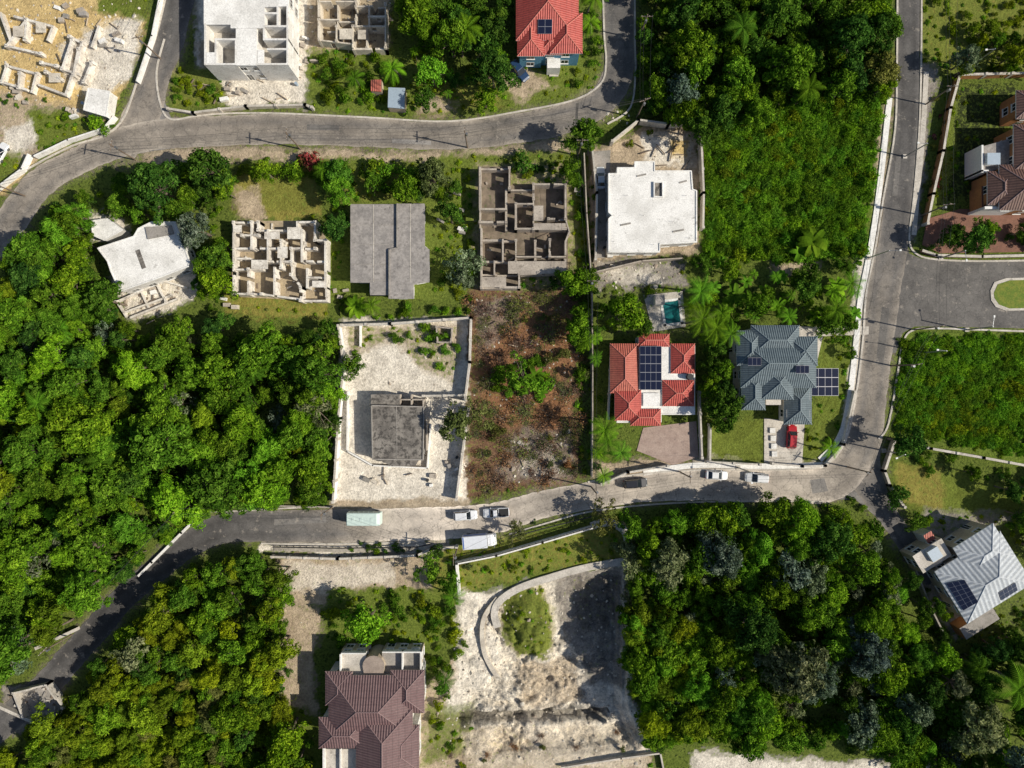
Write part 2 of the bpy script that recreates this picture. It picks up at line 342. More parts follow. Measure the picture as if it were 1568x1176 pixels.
def build_ground():
    gx=np.concatenate([[-3000,-900,-300,-160],np.arange(-116,116.01,.3),[160,300,900,3000]])
    gy=np.concatenate([[-3000,-900,-300,-130],np.arange(-90,90.01,.3),[130,300,900,3000]])
    X,Y=np.meshgrid(gx,gy); nx,ny=len(gx),len(gy)
    px=X/S+CX; py=CY-Y/S
    col=np.empty(X.shape+(4,)); veg=np.full(X.shape,.85)
    col[...,:3]=UND; col[...,3]=1
    warps=[]
    for k in range(3):
        wx=(fbm(px/26+k*9,py/26,3+k)-.47)*34+(vn(px/5,py/5,9+k)-.5)*5; wy=(fbm(px/26,py/26+k*7,33+k)-.47)*34+(vn(px/5,py/5,19+k)-.5)*5
        warps.append((px+wx,py+wy))
    for poly,c,vg,op in LAY:
        w=0
        for ax,ay in warps: w=w+inpoly(ax,ay,poly)/3.
        w=(w*op)[...,None]
        col[...,:3]=col[...,:3]*(1-w)+np.array(c)*w
        veg=veg*(1-w[...,0])+vg*w[...,0]
    rd=roaddist(px,py)
    w=np.clip(1-(rd+fbm(px/20,py/20,5)*14-6)/14,0,1)*.55*(px>-100)
    col[...,:3]=col[...,:3]*(1-w[...,None])+np.array((.40,.34,.26))*w[...,None]; veg*=1-w*.6
    def sm(poly):
        w=0
        for k,(dx,dy) in enumerate([(0,0),(9,0),(-9,0),(0,9),(0,-9),(6,6),(-6,-6),(6,-6),(-6,6),(16,0),(-16,0),(0,16),(0,-16)]): w=w+inpoly(px+dx,py+dy,poly)/13.
        return w
    Z=-.02-.10*fbm(X/3,Y/3,8)*np.clip((rd-2)/14,0,1)
    ex=sm([(715,925),(780,905),(955,872),(952,1080),(975,1140),(700,1160),(705,1000)])
    def rid(x,y,sd,o=4): return np.abs(2*fbm(x,y,sd,o)-.95)
    wx=X+2.5*fbm(X/3,Y/3,2); wy=Y+2.5*fbm(X/3,Y/3,12)
    r1=rid(wx/3.8,wy/2.6,17,5); r2=rid(wx/1.2,wy/1.0,37,3); msk=np.clip((fbm(X/7,Y/7,81,3)-.33)*5,.12,1)
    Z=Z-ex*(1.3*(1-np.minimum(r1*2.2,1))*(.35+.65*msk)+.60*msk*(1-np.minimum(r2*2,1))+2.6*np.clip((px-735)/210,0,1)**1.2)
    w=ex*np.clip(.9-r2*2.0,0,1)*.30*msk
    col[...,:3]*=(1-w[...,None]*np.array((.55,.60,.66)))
    mo=np.exp(-(((px-812)/34)**2+((py-955)/46)**2)**2); Z=Z+mo*(2.2+.6*fbm(X/2,Y/2,5))
    col[...,:3]=col[...,:3]*(1-mo[...,None]*.85)+np.array((.20,.19,.045))*mo[...,None]*.85
    wob=5*(fbm(px/18,py/18,91)-.47); Z=Z-(np.clip(1-np.abs(py-1102-(px-800)*.012-wob*1.2)/9,0,1)**.3*((px>702+wob*4)&(px<932+wob*6)))*2.6
    far=(np.abs(X)>130)|(np.abs(Y)>100); Z=np.where(far,-.05,Z)
    GD['Z']=Z[4:-4,4:-4]; GD['V']=veg[4:-4,4:-4]
    co=np.stack([X,Y,Z],-1).reshape(-1,3)
    i=np.arange(nx*ny).reshape(ny,nx); q=np.stack([i[:-1,:-1],i[:-1,1:],i[1:,1:],i[1:,:-1]],-1).reshape(-1,4)
    me=bpy.data.meshes.new('ground'); me.vertices.add(len(co)); me.vertices.foreach_set('co',co.astype(np.float32).ravel())
    me.loops.add(q.size); me.loops.foreach_set('vertex_index',q.astype(np.int32).ravel()); me.polygons.add(len(q))
    me.polygons.foreach_set('loop_start',np.arange(0,q.size,4,dtype=np.int32))
    me.update(calc_edges=True)
    me.polygons.foreach_set('use_smooth',np.ones(len(q),bool))
    a=me.color_attributes.new('Col','FLOAT_COLOR','POINT'); a.data.foreach_set('color',col.astype(np.float32).ravel())
    a=me.attributes.new('veg','FLOAT','POINT'); a.data.foreach_set('value',veg.astype(np.float32).ravel())
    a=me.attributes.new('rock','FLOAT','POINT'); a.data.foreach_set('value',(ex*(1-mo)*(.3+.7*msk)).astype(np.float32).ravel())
    m,nt,b,o=newmat('ground_earth'); pos=nd(nt,'ShaderNodeNewGeometry').outputs['Position']
    c=nd(nt,'ShaderNodeAttribute',attribute_name='Col').outputs['Color']; v=nd(nt,'ShaderNodeAttribute',attribute_name='veg').outputs['Fac']; rk_=nd(nt,'ShaderNodeAttribute',attribute_name='rock').outputs['Fac']
    n1=noise(nt,pos,.35,7,.7); n2=noise(nt,pos,2.2,5,.75); n3=noise(nt,pos,1.1,6,.75)
    c=mix(nt,1.,c,mix(nt,mapr(nt,n1,.3,.7),(.60,.58,.56),(1.2,1.19,1.17)),'MULTIPLY')
    c=mix(nt,1.,c,mix(nt,mapr(nt,n2,.3,.7),(.6,.6,.6),(1.3,1.3,1.3)),'MULTIPLY')
    c=mix(nt,rk_,c,mix(nt,1.,c,mix(nt,mapr(nt,n3,.40,.56),(.62,.63,.65),(1.12,1.10,1.06)),'MULTIPLY'))
    ad=nd(nt,'ShaderNodeMath',operation='MULTIPLY_ADD'); nt.links.new(v,ad.inputs[0]); ad.inputs[1].default_value=.36; nt.links.new(n3,ad.inputs[2])
    gcol=mix(nt,mapr(nt,n2,.35,.65),(.070,.11,.017),(.20,.25,.045))
    c=mix(nt,mapr(nt,ad.outputs[0],.68,.76,0,.75),c,gcol)
    nt.links.new(c,b.inputs['Base Color']); b.inputs['Roughness'].default_value=.95; b.inputs['Specular IOR Level'].default_value=.1
    bump(nt,b,n2,.3,.9)
    me.materials.append(m); ob=bpy.data.objects.new('ground',me); COL.objects.link(ob)
build_ground()
def gidx(x,y):
    Zg=GD['Z']; i=min(max(int((y+90)/.3),0),Zg.shape[0]-1); j=min(max(int((x+116)/.3),0),Zg.shape[1]-1); return i,j
def gz(x,y): return float(GD['Z'][gidx(x,y)])
def gv(px,py): return float(GD['V'][gidx(*P(px,py))])
# ---------------------------------------------------------------- roads
def asphalt():
    m,nt,b,o=newmat('asphalt'); pos=nd(nt,'ShaderNodeNewGeometry').outputs['Position']
    c=nd(nt,'ShaderNodeAttribute',attribute_name='Col').outputs['Color']
    n1=noise(nt,pos,.16,7,.7); n2=noise(nt,pos,3,5,.75); n3=noise(nt,pos,.6,7,.7)
    c=mix(nt,1.,c,mix(nt,mapr(nt,n1,.3,.7),(.62,.61,.61),(1.35,1.32,1.28)),'MULTIPLY')
    c=mix(nt,1.,c,mix(nt,mapr(nt,n2,.3,.7),(.78,.78,.78),(1.2,1.2,1.2)),'MULTIPLY')
    c=mix(nt,mapr(nt,n3,.59,.65,0,.5),c,(.08,.076,.07))
    c=mix(nt,mapr(nt,n3,.42,.34,0,.5),c,(.42,.37,.31))
    vo=nd(nt,'ShaderNodeTexVoronoi',feature='DISTANCE_TO_EDGE'); vo.inputs['Scale'].default_value=.35
    nn=nd(nt,'ShaderNodeTexNoise'); nn.inputs['Scale'].default_value=.8; nt.links.new(pos,nn.inputs['Vector'])
    ad=nd(nt,'ShaderNodeVectorMath',operation='MULTIPLY_ADD'); nt.links.new(nn.outputs['Color'],ad.inputs[0]); ad.inputs[1].default_value=(2,2,2); nt.links.new(pos,ad.inputs[2])
    nt.links.new(ad.outputs[0],vo.inputs['Vector'])
    c=mix(nt,mapr(nt,vo.outputs[0],.012,.03,.35,0),c,(.05,.05,.05))
    nt.links.new(c,b.inputs['Base Color']); b.inputs['Roughness'].default_value=.9; b.inputs['Specular IOR Level'].default_value=.2
    bump(nt,b,n2,.02)
    return m
ASPH=asphalt()
def roadmesh(name,rows,z):
    v=[];f=[];c=[]; n=len(rows[0])
    for r in rows:
        for x,y,s in r:
            v.append((x,y,z)); w=min(1,max(0,(s-.12)/.1)); c.append((s*(1.02+.08*w),s*.985,s*(.97-.12*w),1))
    for i in range(len(rows)-1):
        for j in range(n-1): f.append((i*n+j,i*n+j+1,(i+1)*n+j+1,(i+1)*n+j))
    me=bpy.data.meshes.new(name); me.from_pydata(v,[],f)
    a=me.color_attributes.new('Col','FLOAT_COLOR','POINT'); a.data.foreach_set('color',np.array(c,dtype=np.float32).ravel())
    me.materials.append(ASPH); me.update()
    if me.polygons[0].normal.z<0: me.flip_normals()
    ob=bpy.data.objects.new(name,me); COL.objects.link(ob)
for k,(r,z) in enumerate(zip(RS,(.030,.026,.034,.022))):
    rows=[]; 
    for i,(x,y,w,s) in enumerate(r):
        a=r[max(0,i-1)]; b=r[min(len(r)-1,i+1)]; dx,dy=b[0]-a[0],b[1]-a[1]; L=math.hypot(dx,dy); nx,ny=-dy/L,dx/L
        row=[]
        for t,sh in ((-1,1.6),(-.84,1.2),(-.5,.90),(-.15,1.1),(.15,1.1),(.5,.90),(.84,1.2),(1,1.6)):
            jit=random.uniform(-1,1)*1.1 if abs(t)==1 else 0
            X,Y=P(x+nx*(w/2*t+jit),y+ny*(w/2*t+jit)); row.append((X,Y,s*sh*(1+random.uniform(-.07,.07))))
        rows.append(row)
    roadmesh('road',rows,z)
def polysheet(name,poly,z,sh):
    me=bpy.data.meshes.new(name); pw=PP(poly); me.from_pydata([(x,y,z) for x,y in pw],[],[list(range(len(pw)))])
    a=me.color_attributes.new('Col','FLOAT_COLOR','POINT'); a.data.foreach_set('color',np.array([(sh*1.03,sh*.98,sh*.93,1)]*len(pw),dtype=np.float32).ravel())
    me.materials.append(ASPH); me.update()
    if me.polygons[0].normal.z<0: me.flip_normals()
    ob=bpy.data.objects.new(name,me); COL.objects.link(ob)
polysheet('road_turning_circle',CUL,.018,.14)
polysheet('road_junction',[(170,215),(205,165),(250,150),(262,180),(300,182),(300,222),(230,232),(190,240)],.014,.23)
polysheet('road_junction',[(1280,715),(1310,670),(1350,672),(1345,735),(1370,775),(1340,790),(1310,765),(1270,765)],.012,.2)
for i,(q,sh) in enumerate([([(882,158),(886,158),(884,198),(880,198)],.09),([(470,190),(520,192),(519,200),(470,199)],.15),([(1350,470),(1362,472),(1352,560),(1341,558)],.14),([(600,212),(660,216),(660,222),(600,219)],.28),([(1372,240),(1380,240),(1374,300),(1366,300)],.17),([(1240,735),(1262,732),(1268,752),(1244,756)],.22),([(420,795),(500,792),(500,800),(420,804)],.2)]): polysheet('road_patch',q,.038+.0005*i,sh)
def strip(name,lines,w,z0,z1,m,smooth=True):
    b=MB()
    for l in lines:
        pts=cr([tuple(map(float,p)) for p in l],5) if smooth and len(l)>2 else l
        pw=[P(*p) for p in pts]; n=len(pw); A=[];B=[]
        for i in range(n):
            a=pw[max(0,i-1)]; c=pw[min(n-1,i+1)]; dx,dy=c[0]-a[0],c[1]-a[1]; L=math.hypot(dx,dy) or 1; nx,ny=-dy/L*w/2,dx/L*w/2
            A.append((pw[i][0]+nx,pw[i][1]+ny)); B.append((pw[i][0]-nx,pw[i][1]-ny))
        for i in range(n-1):
            b.face([(*B[i],z1),(*B[i+1],z1),(*A[i+1],z1),(*A[i],z1)],m)
            b.face([(*B[i],z0),(*B[i+1],z0),(*B[i+1],z1),(*B[i],z1)],m)
            b.face([(*A[i+1],z0),(*A[i],z0),(*A[i],z1),(*A[i+1],z1)],m)
        for i,s in ((0,1),(n-1,-1)):
            q=[(*A[i],z0),(*B[i],z0),(*B[i],z1),(*A[i],z1)]; b.face(q if s>0 else q[::-1],m)
    return b.obj(name)
strip('kerb',[[(252,60),(240,110),(246,160),(262,183),(300,178),(350,174),(430,174),(560,180),(690,186),(800,170),(880,153),(920,128),(928,95),(925,50),(922,-60)],
 [(-30,312),(38,262),(110,224),(160,208),(190,180),(212,120),(238,60),(262,-40)],
 [(972,-60),(972,60),(973,110),(965,165),(930,190)],
 [(1411,-60),(1410,100),(1407,200),(1399,300),(1392,365),(1402,388),(1430,397),(1500,400),(1620,398)],
 [(1620,509),(1500,505),(1440,503),(1400,505),(1384,520),(1376,560),(1368,610),(1358,655),(1345,672)],
 [(1374,-60),(1373,100),(1370,200),(1353,300),(1340,380),(1326,450),(1320,530),(1308,620),(1292,680),(1262,712),(1200,719),(1080,719),(980,726),(900,738)]],.35,-.1,.15,CONC)
strip('kerb',[[(512,775),(440,778),(350,783),(318,783)],[(400,832),(460,833),(560,832),(650,829)],[(780,818),(840,800),(900,784),(990,773),(1100,768),(1260,768)]],.3,-.1,.14,CONC)
strip('pavement',[[(1362,150),(1345,300),(1331,390),(1317,460),(1310,530),(1299,620),(1284,672),(1255,704)]],1.1,-.1,.12,CWHITE)
strip('pavement',[[(1418,110),(1413,200),(1404,300),(1399,360)]],1.0,-.1,.11,CONC)
strip('pavement',[[(1260,712),(1180,714),(1085,712),(1040,715),(985,724)]],1.1,-.1,.10,CWHITE)
strip('pavement',[[(420,840),(520,842),(640,841)]],.8,-.1,.12,STONE)
b=MB(); isl=[(1516,445),(1522,432),(1540,426),(1620,424),(1620,474),(1540,476),(1524,470),(1517,460)]
b.prism(PP(isl),-.1,.15,CONC); b.prism([P(x+(5 if x<1600 else 0)*(1 if x<1550 else 0),y+(3.5 if y<450 else -3.5)) for x,y in isl],.1,.19,M('island_grass',(.12,.18,.02),(.19,.21,.03),s1=1)); b.obj('traffic_island')
# ---------------------------------------------------------------- walls & fences
def wall(name,lines,h,t,m,cap=None,z0=-.1,piers=0):
    b=MB()
    for l in lines:
        pw=[P(*p) for p in l]
        for i in range(len(pw)-1):
            b.seg(pw[i],pw[i+1],t,z0,h,m,ext=t/2-.002*i)
            if cap: b.seg(pw[i],pw[i+1],t+.12,h+.001,h+.07,cap,ext=t/2)
            if piers:
                L=math.dist(pw[i],pw[i+1]); n=max(1,int(L/piers))
                for k in range(n+1):
                    x=pw[i][0]+(pw[i+1][0]-pw[i][0])*k/n; y=pw[i][1]+(pw[i+1][1]-pw[i][1])*k/n
                    b.prism([(x-.25,y-.25),(x+.25,y-.25),(x+.25,y+.25),(x-.25,y+.25)],z0,h+.25,cap or m)
    return b.obj(name)
def railing(lines,z0,h=1.0):
    b=MB()
    for l in lines:
        pw=[P(*p) for p in l]
        for i in range(len(pw)-1):
            A,B=pw[i],pw[i+1]
            for t in (.35,.7,1.): b.cyl((*A,z0+h*t),(*B,z0+h*t),.045,.045,5,WIRE)
            n=max(1,int(math.dist(A,B)/1.2))
            for k in range(n+1):
                x=A[0]+(B[0]-A[0])*k/n; y=A[1]+(B[1]-A[1])*k/n; b.cyl((x,y,z0-.1),(x,y,z0+h+.05),.05,.05,5,WIRE)
    b.obj('metal_railing')
railing([[(420,836),(520,838),(640,836),(660,832)]],.1); railing([[(780,822),(840,806),(905,790)]],.1); railing([[(700,858),(760,846),(830,826),(905,804)]],1.5,.8)
wall('boundary_wall',[[(527,499),(600,497),(722,488),(720,555),(713,612)],[(522,500),(530,560),(522,640),(514,766)],[(713,605),(650,606)],[(718,625),(700,762)]],2.1,.28,CWHITE,CONC,piers=4)
wall('low_wall',[[(534,600),(533,690),(572,712),(655,716),(660,650)],[(553,500),(553,530)]],1.0,.25,CWHITE)
wall('boundary_wall',[[(893,240),(897,330),(905,440),(906,600),(905,728)],[(905,420),(980,402),(1040,398)]],2.0,.22,CBLOCK)
wall('boundary_wall',[[(935,222),(975,190),(1020,196),(1068,192),(1073,300),(1072,352)],[(905,232),(912,300),(910,400)]],2.2,.25,CBLOCKL,CONC,piers=4)
wall('boundary_wall',[[(262,170),(300,176),(380,166),(470,164),(480,168)]],1.2,.3,CBLOCKL,CONC,piers=5)
wall('boundary_wall',[[(215,128),(238,60),(250,0)],[(60,242),(110,218),(165,200),(180,182)],[(0,292),(40,262),(50,240)]],1.4,.3,CWHITE)
wall('retaining_wall',[[(700,860),(760,848),(830,828),(905,806)],[(700,860),(704,906)]],1.5,.5,CWHITE,z0=-1)
wall('boundary_wall',[[(1462,120),(1448,170),(1437,235),(1422,300),(1413,345)],[(1462,120),(1620,116)]],1.6,.35,WALLO,CONC,piers=5)
wall('boundary_wall',[[(1410,385),(1430,392),(1500,394),(1620,391)]],.8,.4,PAVER,CONC)
wall('boundary_wall',[[(1366,672),(1420,686),(1500,700),(1620,722)],[(1366,672),(1350,720),(1358,742),(1380,775)]],1.2,.35,WALLT,CONC,piers=5)
wall('boundary_wall',[[(920,740),(960,722),(1020,712)],[(1068,600),(1072,700)],[(1080,706),(1160,710)],[(935,530),(930,640)],[(1085,650),(1084,706)]],1.5,.22,WALLW,CONC,piers=4)
wall('boundary_wall',[[(1180,709),(1225,713),(1260,712),(1288,680),(1305,600)]],1.1,.22,WALLW,CONC,piers=4)
wall('retaining_wall',[[(420,850),(520,853),(640,848)],[(640,848),(662,838),(700,835)]],1.4,.3,STONE,CONC,piers=3)
wall('retaining_wall',[[(318,778),(280,815),(235,860),(215,880)]],.7,.4,CWHITE)
wall('retaining_wall',[[(60,990),(120,962)],[(0,1078),(60,1105),(110,1085)]],.9,.6,CONC)
wall('retaining_wall',[[(860,1172),(950,1158),(1010,1150),(1015,1176)]],.9,.3,CONC,z0=-3)
wall('boundary_wall',[[(300,775),(345,772),(510,776)]],.6,.3,STONE)
wall('boundary_wall',[[(1395,868),(1420,930),(1450,990),(1470,1040)]],1.6,.3,STONE)
strip('concrete_drain',[[(962,858),(900,868),(845,883),(795,900),(765,920),(757,940),(762,960)]],1.4,-5,.35,CONC)
strip('concrete_drain',[[(762,916),(740,950),(742,1000),(764,1040)]],.9,-5,.15,CBLOCKL)
strip('footpath',[[(905,806),(930,800),(958,815),(962,858)]],1.6,-4,.05,CONC)
def slab(name,poly,z,m):
    b=MB(); b.prism(PP(poly),-.15,z,m); return b.obj(name)
slab('driveway',[(985,655),(1066,645),(1070,700),(1030,712),(975,690)],.05,PAVEP)
slab('driveway',[(1170,640),(1232,648),(1228,712),(1170,708)],.05,CONC)
slab('driveway',[(1420,335),(1470,320),(1620,322),(1620,385),(1440,388),(1412,375)],.04,PAVER)
slab('driveway',[(905,232),(935,230),(932,300),(926,395),(912,395)],.05,CGREY)
slab('patio',[(985,452),(1045,446),(1050,500),(1000,508)],.06,CONC)
slab('patio',[(1170,500),(1330,500),(1330,512),(1260,515),(1240,600),(1170,610)],.05,CONC)
b=MB()
for i in range(4): b.prism(PP(rect(1178+i*1.0,655+i*12,1186+i*1.0,663+i*12)),0,.4,CWHITE)
b.obj('garden_planter')
b=MB(); pl=[(1012,462),(1040,458),(1044,495),(1018,498)]
b.prism(PP(pl),.02,.10,WATER)
pw=PP(pl)
for i in range(4): b.seg(pw[i],pw[(i+1)%4],.5,.0,.16,CWHITE,ext=.2+.01*i)
b.obj('swimming_pool')
b=MB(); b.prism(PP(rect(1000,454,1014,468)),.0,2.3,WALLW,ROOFG); b.obj('pool_pump_house')
bs=MB()
for (x,y) in [(150,70),(175,60),(120,28),(30,150),(345,140),(365,135),(462,60),(458,100),(345,470),(520,450),(690,330),(705,350),(560,740),(660,740),(685,720),(880,300),(925,395),(230,445),(700,300),(110,165),(95,20)]:
    w=P(x,y); n=random.randint(2,5)
    for i in range(n):
        a=random.uniform(-.6,.6); cx_,cy_=w[0]+random.gauss(0,.9),w[1]+random.gauss(0,.9); L=random.uniform(.6,1.6)
        bs.seg((cx_,cy_),(cx_+math.cos(a)*L,cy_+math.sin(a)*L),random.uniform(.35,.9),-.05,random.uniform(.3,.9),random.choice((CWHITE,CBLOCK,CBLOCKL,CGREY)))
bs.obj('stacked_blocks')
bs=MB()
for i in range(90):
    cx_,cy_=random.choice([(60,100),(330,135),(430,400),(800,350),(540,60),(600,730),(1020,230),(230,460),(820,700),(400,150),(150,40),(800,520)]); w=P(cx_+random.gauss(0,26),cy_+random.gauss(0,16)); a=random.uniform(0,3.14); L=random.uniform(1,3)
    bs.seg(w,(w[0]+math.cos(a)*L,w[1]+math.sin(a)*L),.14,.13,.24+.002*i,random.choice((POLE,BARK,WALLT)))
bs.obj('scrap_timber')
bs=MB()
for x,y in ((455,130),(345,120),(130,160),(880,420),(700,700),(925,380),(655,735)):
    w=P(x,y); bs.cyl((w[0],w[1],0),(w[0],w[1],.9),.3,.3,12,random.choice((TARP,WIRE,CAPR)))
bs.obj('oil_drums')
# ---------------------------------------------------------------- buildings
def house(name,c):
    x,y=P(*c); return empty(name,(x,y))
def flat_house(name,poly,h,wm,rm,storeys=1,par=.25,holes=(),win=True,seed=1,step=3.2):
    c=(sum(p[0] for p in poly)/len(poly),sum(p[1] for p in poly)/len(poly)); e=house(name,c)
    pw=PP(poly,h)
    b=MB(); b.prism(pw,-.1,h-.2,wm); b.obj('walls',e)
    b=MB(); cx,cy=P(*c,h); 
    big=[(x+(x-cx)*.02,y+(y-cy)*.02) for x,y in pw]; b.prism(big,h-.199,h,rm)
    if par:
        for i in range(len(pw)): b.seg(pw[i],pw[(i+1)%len(pw)],.2,h+.001,h+par+.003*i,rm)
    b.obj('roof',e)
    if win:
        b=MB(); windows(b,pw,0,h-.2,storeys=storeys,seed=seed,step=step); b.obj('windows',e)
    return e
e=flat_house('flat_roof_house',[(932,266),(945,266),(945,257),(972,257),(972,248),(1002,248),(1002,262),(1058,262),(1060,290),(1066,292),(1066,370),(1010,373),(1010,385),(932,385),(932,335),(938,330),(932,325)],4.0,WALLW,CWHITE,par=.12)
b=MB(); b.prism(PP(rect(1001,280,1014,300),4),4.002,4.02,CDARK)  # dark sheet on the roof, painting the shaded inside of a hole
for q in [(1001,278,1002.5,302),(1014,278,1015.5,302),(1002.5,300.5,1014,302),(1002.5,278,1014,279.5)]: b.prism(PP(rect(*q),4.4),4.001,4.4,CWHITE)
for x,y in ((940,270),(960,300),(1050,300),(1055,365),(940,370),(1000,375),(985,330),(1030,340)): 
    w=P(x,y,4); b.cyl((w[0],w[1],4),(w[0],w[1],4.7),.03,.03,5,WIRE)
for x,y,l in ((950,345,2),(1040,280,1.5),(975,270,1.8),(1030,355,2.2)):
    w=P(x,y,4); b.seg(w,(w[0]+l,w[1]+.4),.3,4.002,4.1,CGREY)
b.obj('painted_roof_hole',e)
e=house('grey_roof_house',(597,385)); z=3.6
b=MB(); Lp=[(537,313),(607,313),(607,381),(595,381),(595,452),(567,452),(567,433),(537,433)]; Rp=[(609,313),(651,313),(651,378),(658,383),(658,432),(634,436),(634,458),(597,458),(597,383),(609,381)]
b.prism([P(x+(3 if x<560 else -1),y+(3 if y<340 else -4),z) for x,y in Lp],-.1,z-.01,WALLW); b.prism([P(x+(1 if x<610 else -4),y+(3 if y<340 else -4),z) for x,y in Rp],-.1,z-.02,WALLW); b.obj('walls',e)
b=MB(); b.prism(PP(Lp,z),z,z+.22,ROOFG); b.prism(PP(Rp,z),z+.3,z+.6,ROOFG)
pw=PP([(609,313),(609,381),(597,383),(597,458)],z)
for i in range(3): b.seg(pw[i],pw[i+1],.25,z+.22,z+.75,CGREY)
for yy in (345,375,405,430): b.seg(P(538,yy,z),P(606 if yy<381 else 594,yy,z),.10,z+.221,z+.25,CGREY)
b.seg(P(572,314,z),P(572,432,z),.14,z+.222,z+.27,CONC)
b.seg(P(629,314,z),P(629,432,z),.14,z+.602,z+.64,CONC)
b.obj('roof',e); b=MB(); windows(b,[P(x+(3 if x<560 else -1),y+(3 if y<340 else -4),z) for x,y in Lp],0,3.4,seed=4); windows(b,[P(x+(1 if x<610 else -4),y+(3 if y<340 else -4),z) for x,y in Rp],0,3.4,seed=5); b.obj('windows',e)
e=flat_house('white_flat_house',[(150,380),(205,362),(212,350),(232,340),(268,340),(290,400),(288,408),(236,428),(184,446),(170,415),(165,400)],4.2,WALLW,CWHITE,par=.1)
b=MB(); b.prism(PP(rot(rect(212,382,219,412),-20,(215,397)),4.2),4.202,4.23,CDARK); b.prism(PP([(222,348),(262,345),(266,358),(226,366)],4.5),4.201,4.5,CGREY); b.obj('painted_roof_opening',e)  # opening is only a flat dark sheet, its inner shade put into the colour
flat_house('white_outbuilding',[(140,338),(165,335),(188,352),(160,368),(142,360)],2.6,WALLW,CWHITE,par=.05,win=False)
def rooms(name,c,segs,h,t,m,floor=None,fm=FLOOR,slabs=(),slabm=None,gap=True,seed=3,base=0.0,rag=.25):
    e=house(name,c); rr=random.Random(seed); b=MB(); zt=base+h
    for i,s in enumerate(segs):
        a=P(s[0],s[1],zt); d=P(s[2],s[3],zt); L=math.dist(a,d); hh=zt+.004*(i%9)-(rr.random()<.4)*rr.random()*h*rag
        tt=t*rr.choice((.8,1,1.25)) if rag>.3 else t
        at=lambda f:(a[0]+(d[0]-a[0])*f,a[1]+(d[1]-a[1])*f)
        if gap and L>2.4:
            w=1.1/L; g0=rr.uniform(.25,.75-w) if .75-w>.25 else .4; k=rr.random()
            b.seg(a,at(g0),tt,base-.1,hh,m,ext=tt/2-.003); b.seg(at(g0+w),d,tt,base-.1,hh-.003-(rr.random()<.3)*h*rag*.6,m,ext=tt/2-.003)
            if k<.55: b.seg(at(g0+.001),at(g0+w-.001),tt*.96,base-.1,base+1.0,m)
            if k<.35 or k>.8: b.seg(at(g0+.001),at(g0+w-.001),tt*.96,hh-.5,hh-.02,m)
        else: b.seg(a,d,tt,base-.1,hh,m,ext=tt/2-.003)
        if rr.random()<.6:
            for f in (0,1):
                p=at(f); r=t*.75; b.prism([(p[0]-r,p[1]-r),(p[0]+r,p[1]-r),(p[0]+r,p[1]+r),(p[0]-r,p[1]+r)],base-.05,hh+.1+.01*rr.random(),m)
                for q in range(2): b.cyl((p[0]+.1*q,p[1]-.06,hh),(p[0]+.1*q,p[1]-.06,hh+.8),.02,.02,4,WIRE)
    b.obj('walls',e)
    if floor:
        b=MB(); b.prism(PP(floor,base+.1),-.1,base+.12,m,fm)
        xs=[p[0] for p in floor]; ys=[p[1] for p in floor]
        for i in range(40):
            x,y=rr.uniform(min(xs)+4,max(xs)-4),rr.uniform(min(ys)+4,max(ys)-4)
            if not inpoly(np.array([x]),np.array([y]),floor)[0]: continue
            w=P(x,y); q=rr.uniform(0,3.1); L=rr.uniform(.3,1.2); b.seg(w,(w[0]+math.cos(q)*L,w[1]+math.sin(q)*L),rr.uniform(.15,.5),base+.1,base+.2+rr.random()*.3,rr.choice((m,CGREY,POLE)))
        b.obj('floor',e)
    if slabs:
        b=MB()
        for i,q in enumerate(slabs): b.prism(PP(rect(*q),zt),zt-.15+.005*i,zt+.06+.005*i,slabm or m)
        b.obj('roof_slab',e)
    return e
b7=[(735,257,780,257),(735,257,735,320),(780,257,780,288),(780,288,817,288),(817,282,866,282),(817,282,817,305),(866,282,866,335),(735,320,775,320),(775,288,775,350),(735,320,735,350),(735,340,775,340),(817,305,817,350),(790,350,866,350),(790,312,790,350),(840,335,866,335),(790,312,817,312),(737,350,737,440),(737,367,790,367),(770,367,770,400),(737,400,790,400),(790,367,790,400),(866,335,872,355),(872,355,866,370),(866,370,866,415),(866,417,795,420),(795,420,795,440),(795,440,737,440),(820,367,820,398),(790,392,866,392),(842,367,842,392),(757,400,757,420),(737,420,795,420)]
rooms('unfinished_block_house',(800,350),b7,3.0,.34,CBLOCK,[(733,255),(782,255),(782,284),(868,280),(870,418),(797,422),(797,444),(735,444)],FLOOR,[(778,400,866,419),(817,342,866,352),(817,315,832,338),(737,424,775,440)],CBLOCK,rag=.5)
b9=[(357,340,395,340),(357,340,357,450),(395,340,395,352),(395,352,455,352),(455,340,455,352),(455,340,482,340),(482,340,482,368),(482,368,498,368),(498,368,498,440),(498,460,460,460),(498,440,498,460),(460,440,460,460),(400,450,460,458),(357,450,400,450),(385,340,385,380),(357,380,430,380),(410,352,410,400),(430,368,430,410),(357,412,400,412),(380,412,380,450),(400,400,445,400),(445,380,445,420),(445,380,482,380),(462,352,462,400),(470,400,498,400),(420,410,420,450),(445,420,460,440),(470,412,470,440),(470,425,498,425),(370,360,395,360),(357,395,380,395)]
rooms('unfinished_white_house',(428,398),b9,3.0,.38,CWEA,[(355,338),(484,338),(500,366),(502,462),(355,454)],FLOORT,[(385,398,410,412),(440,348,460,366),(425,378,440,395),(478,430,497,440),(405,355,428,366),(357,345,370,356)],CWEA)
b3=[(488,2,545,2),(488,2,488,60),(488,60,540,66),(545,-8,545,40),(515,2,515,40),(488,30,545,30),(540,40,590,40),(590,5,590,72),(540,72,590,72),(540,40,540,72),(565,10,565,40),(565,25,590,25),(560,40,560,70),(515,40,515,62),(500,45,530,45),(545,10,590,8)]
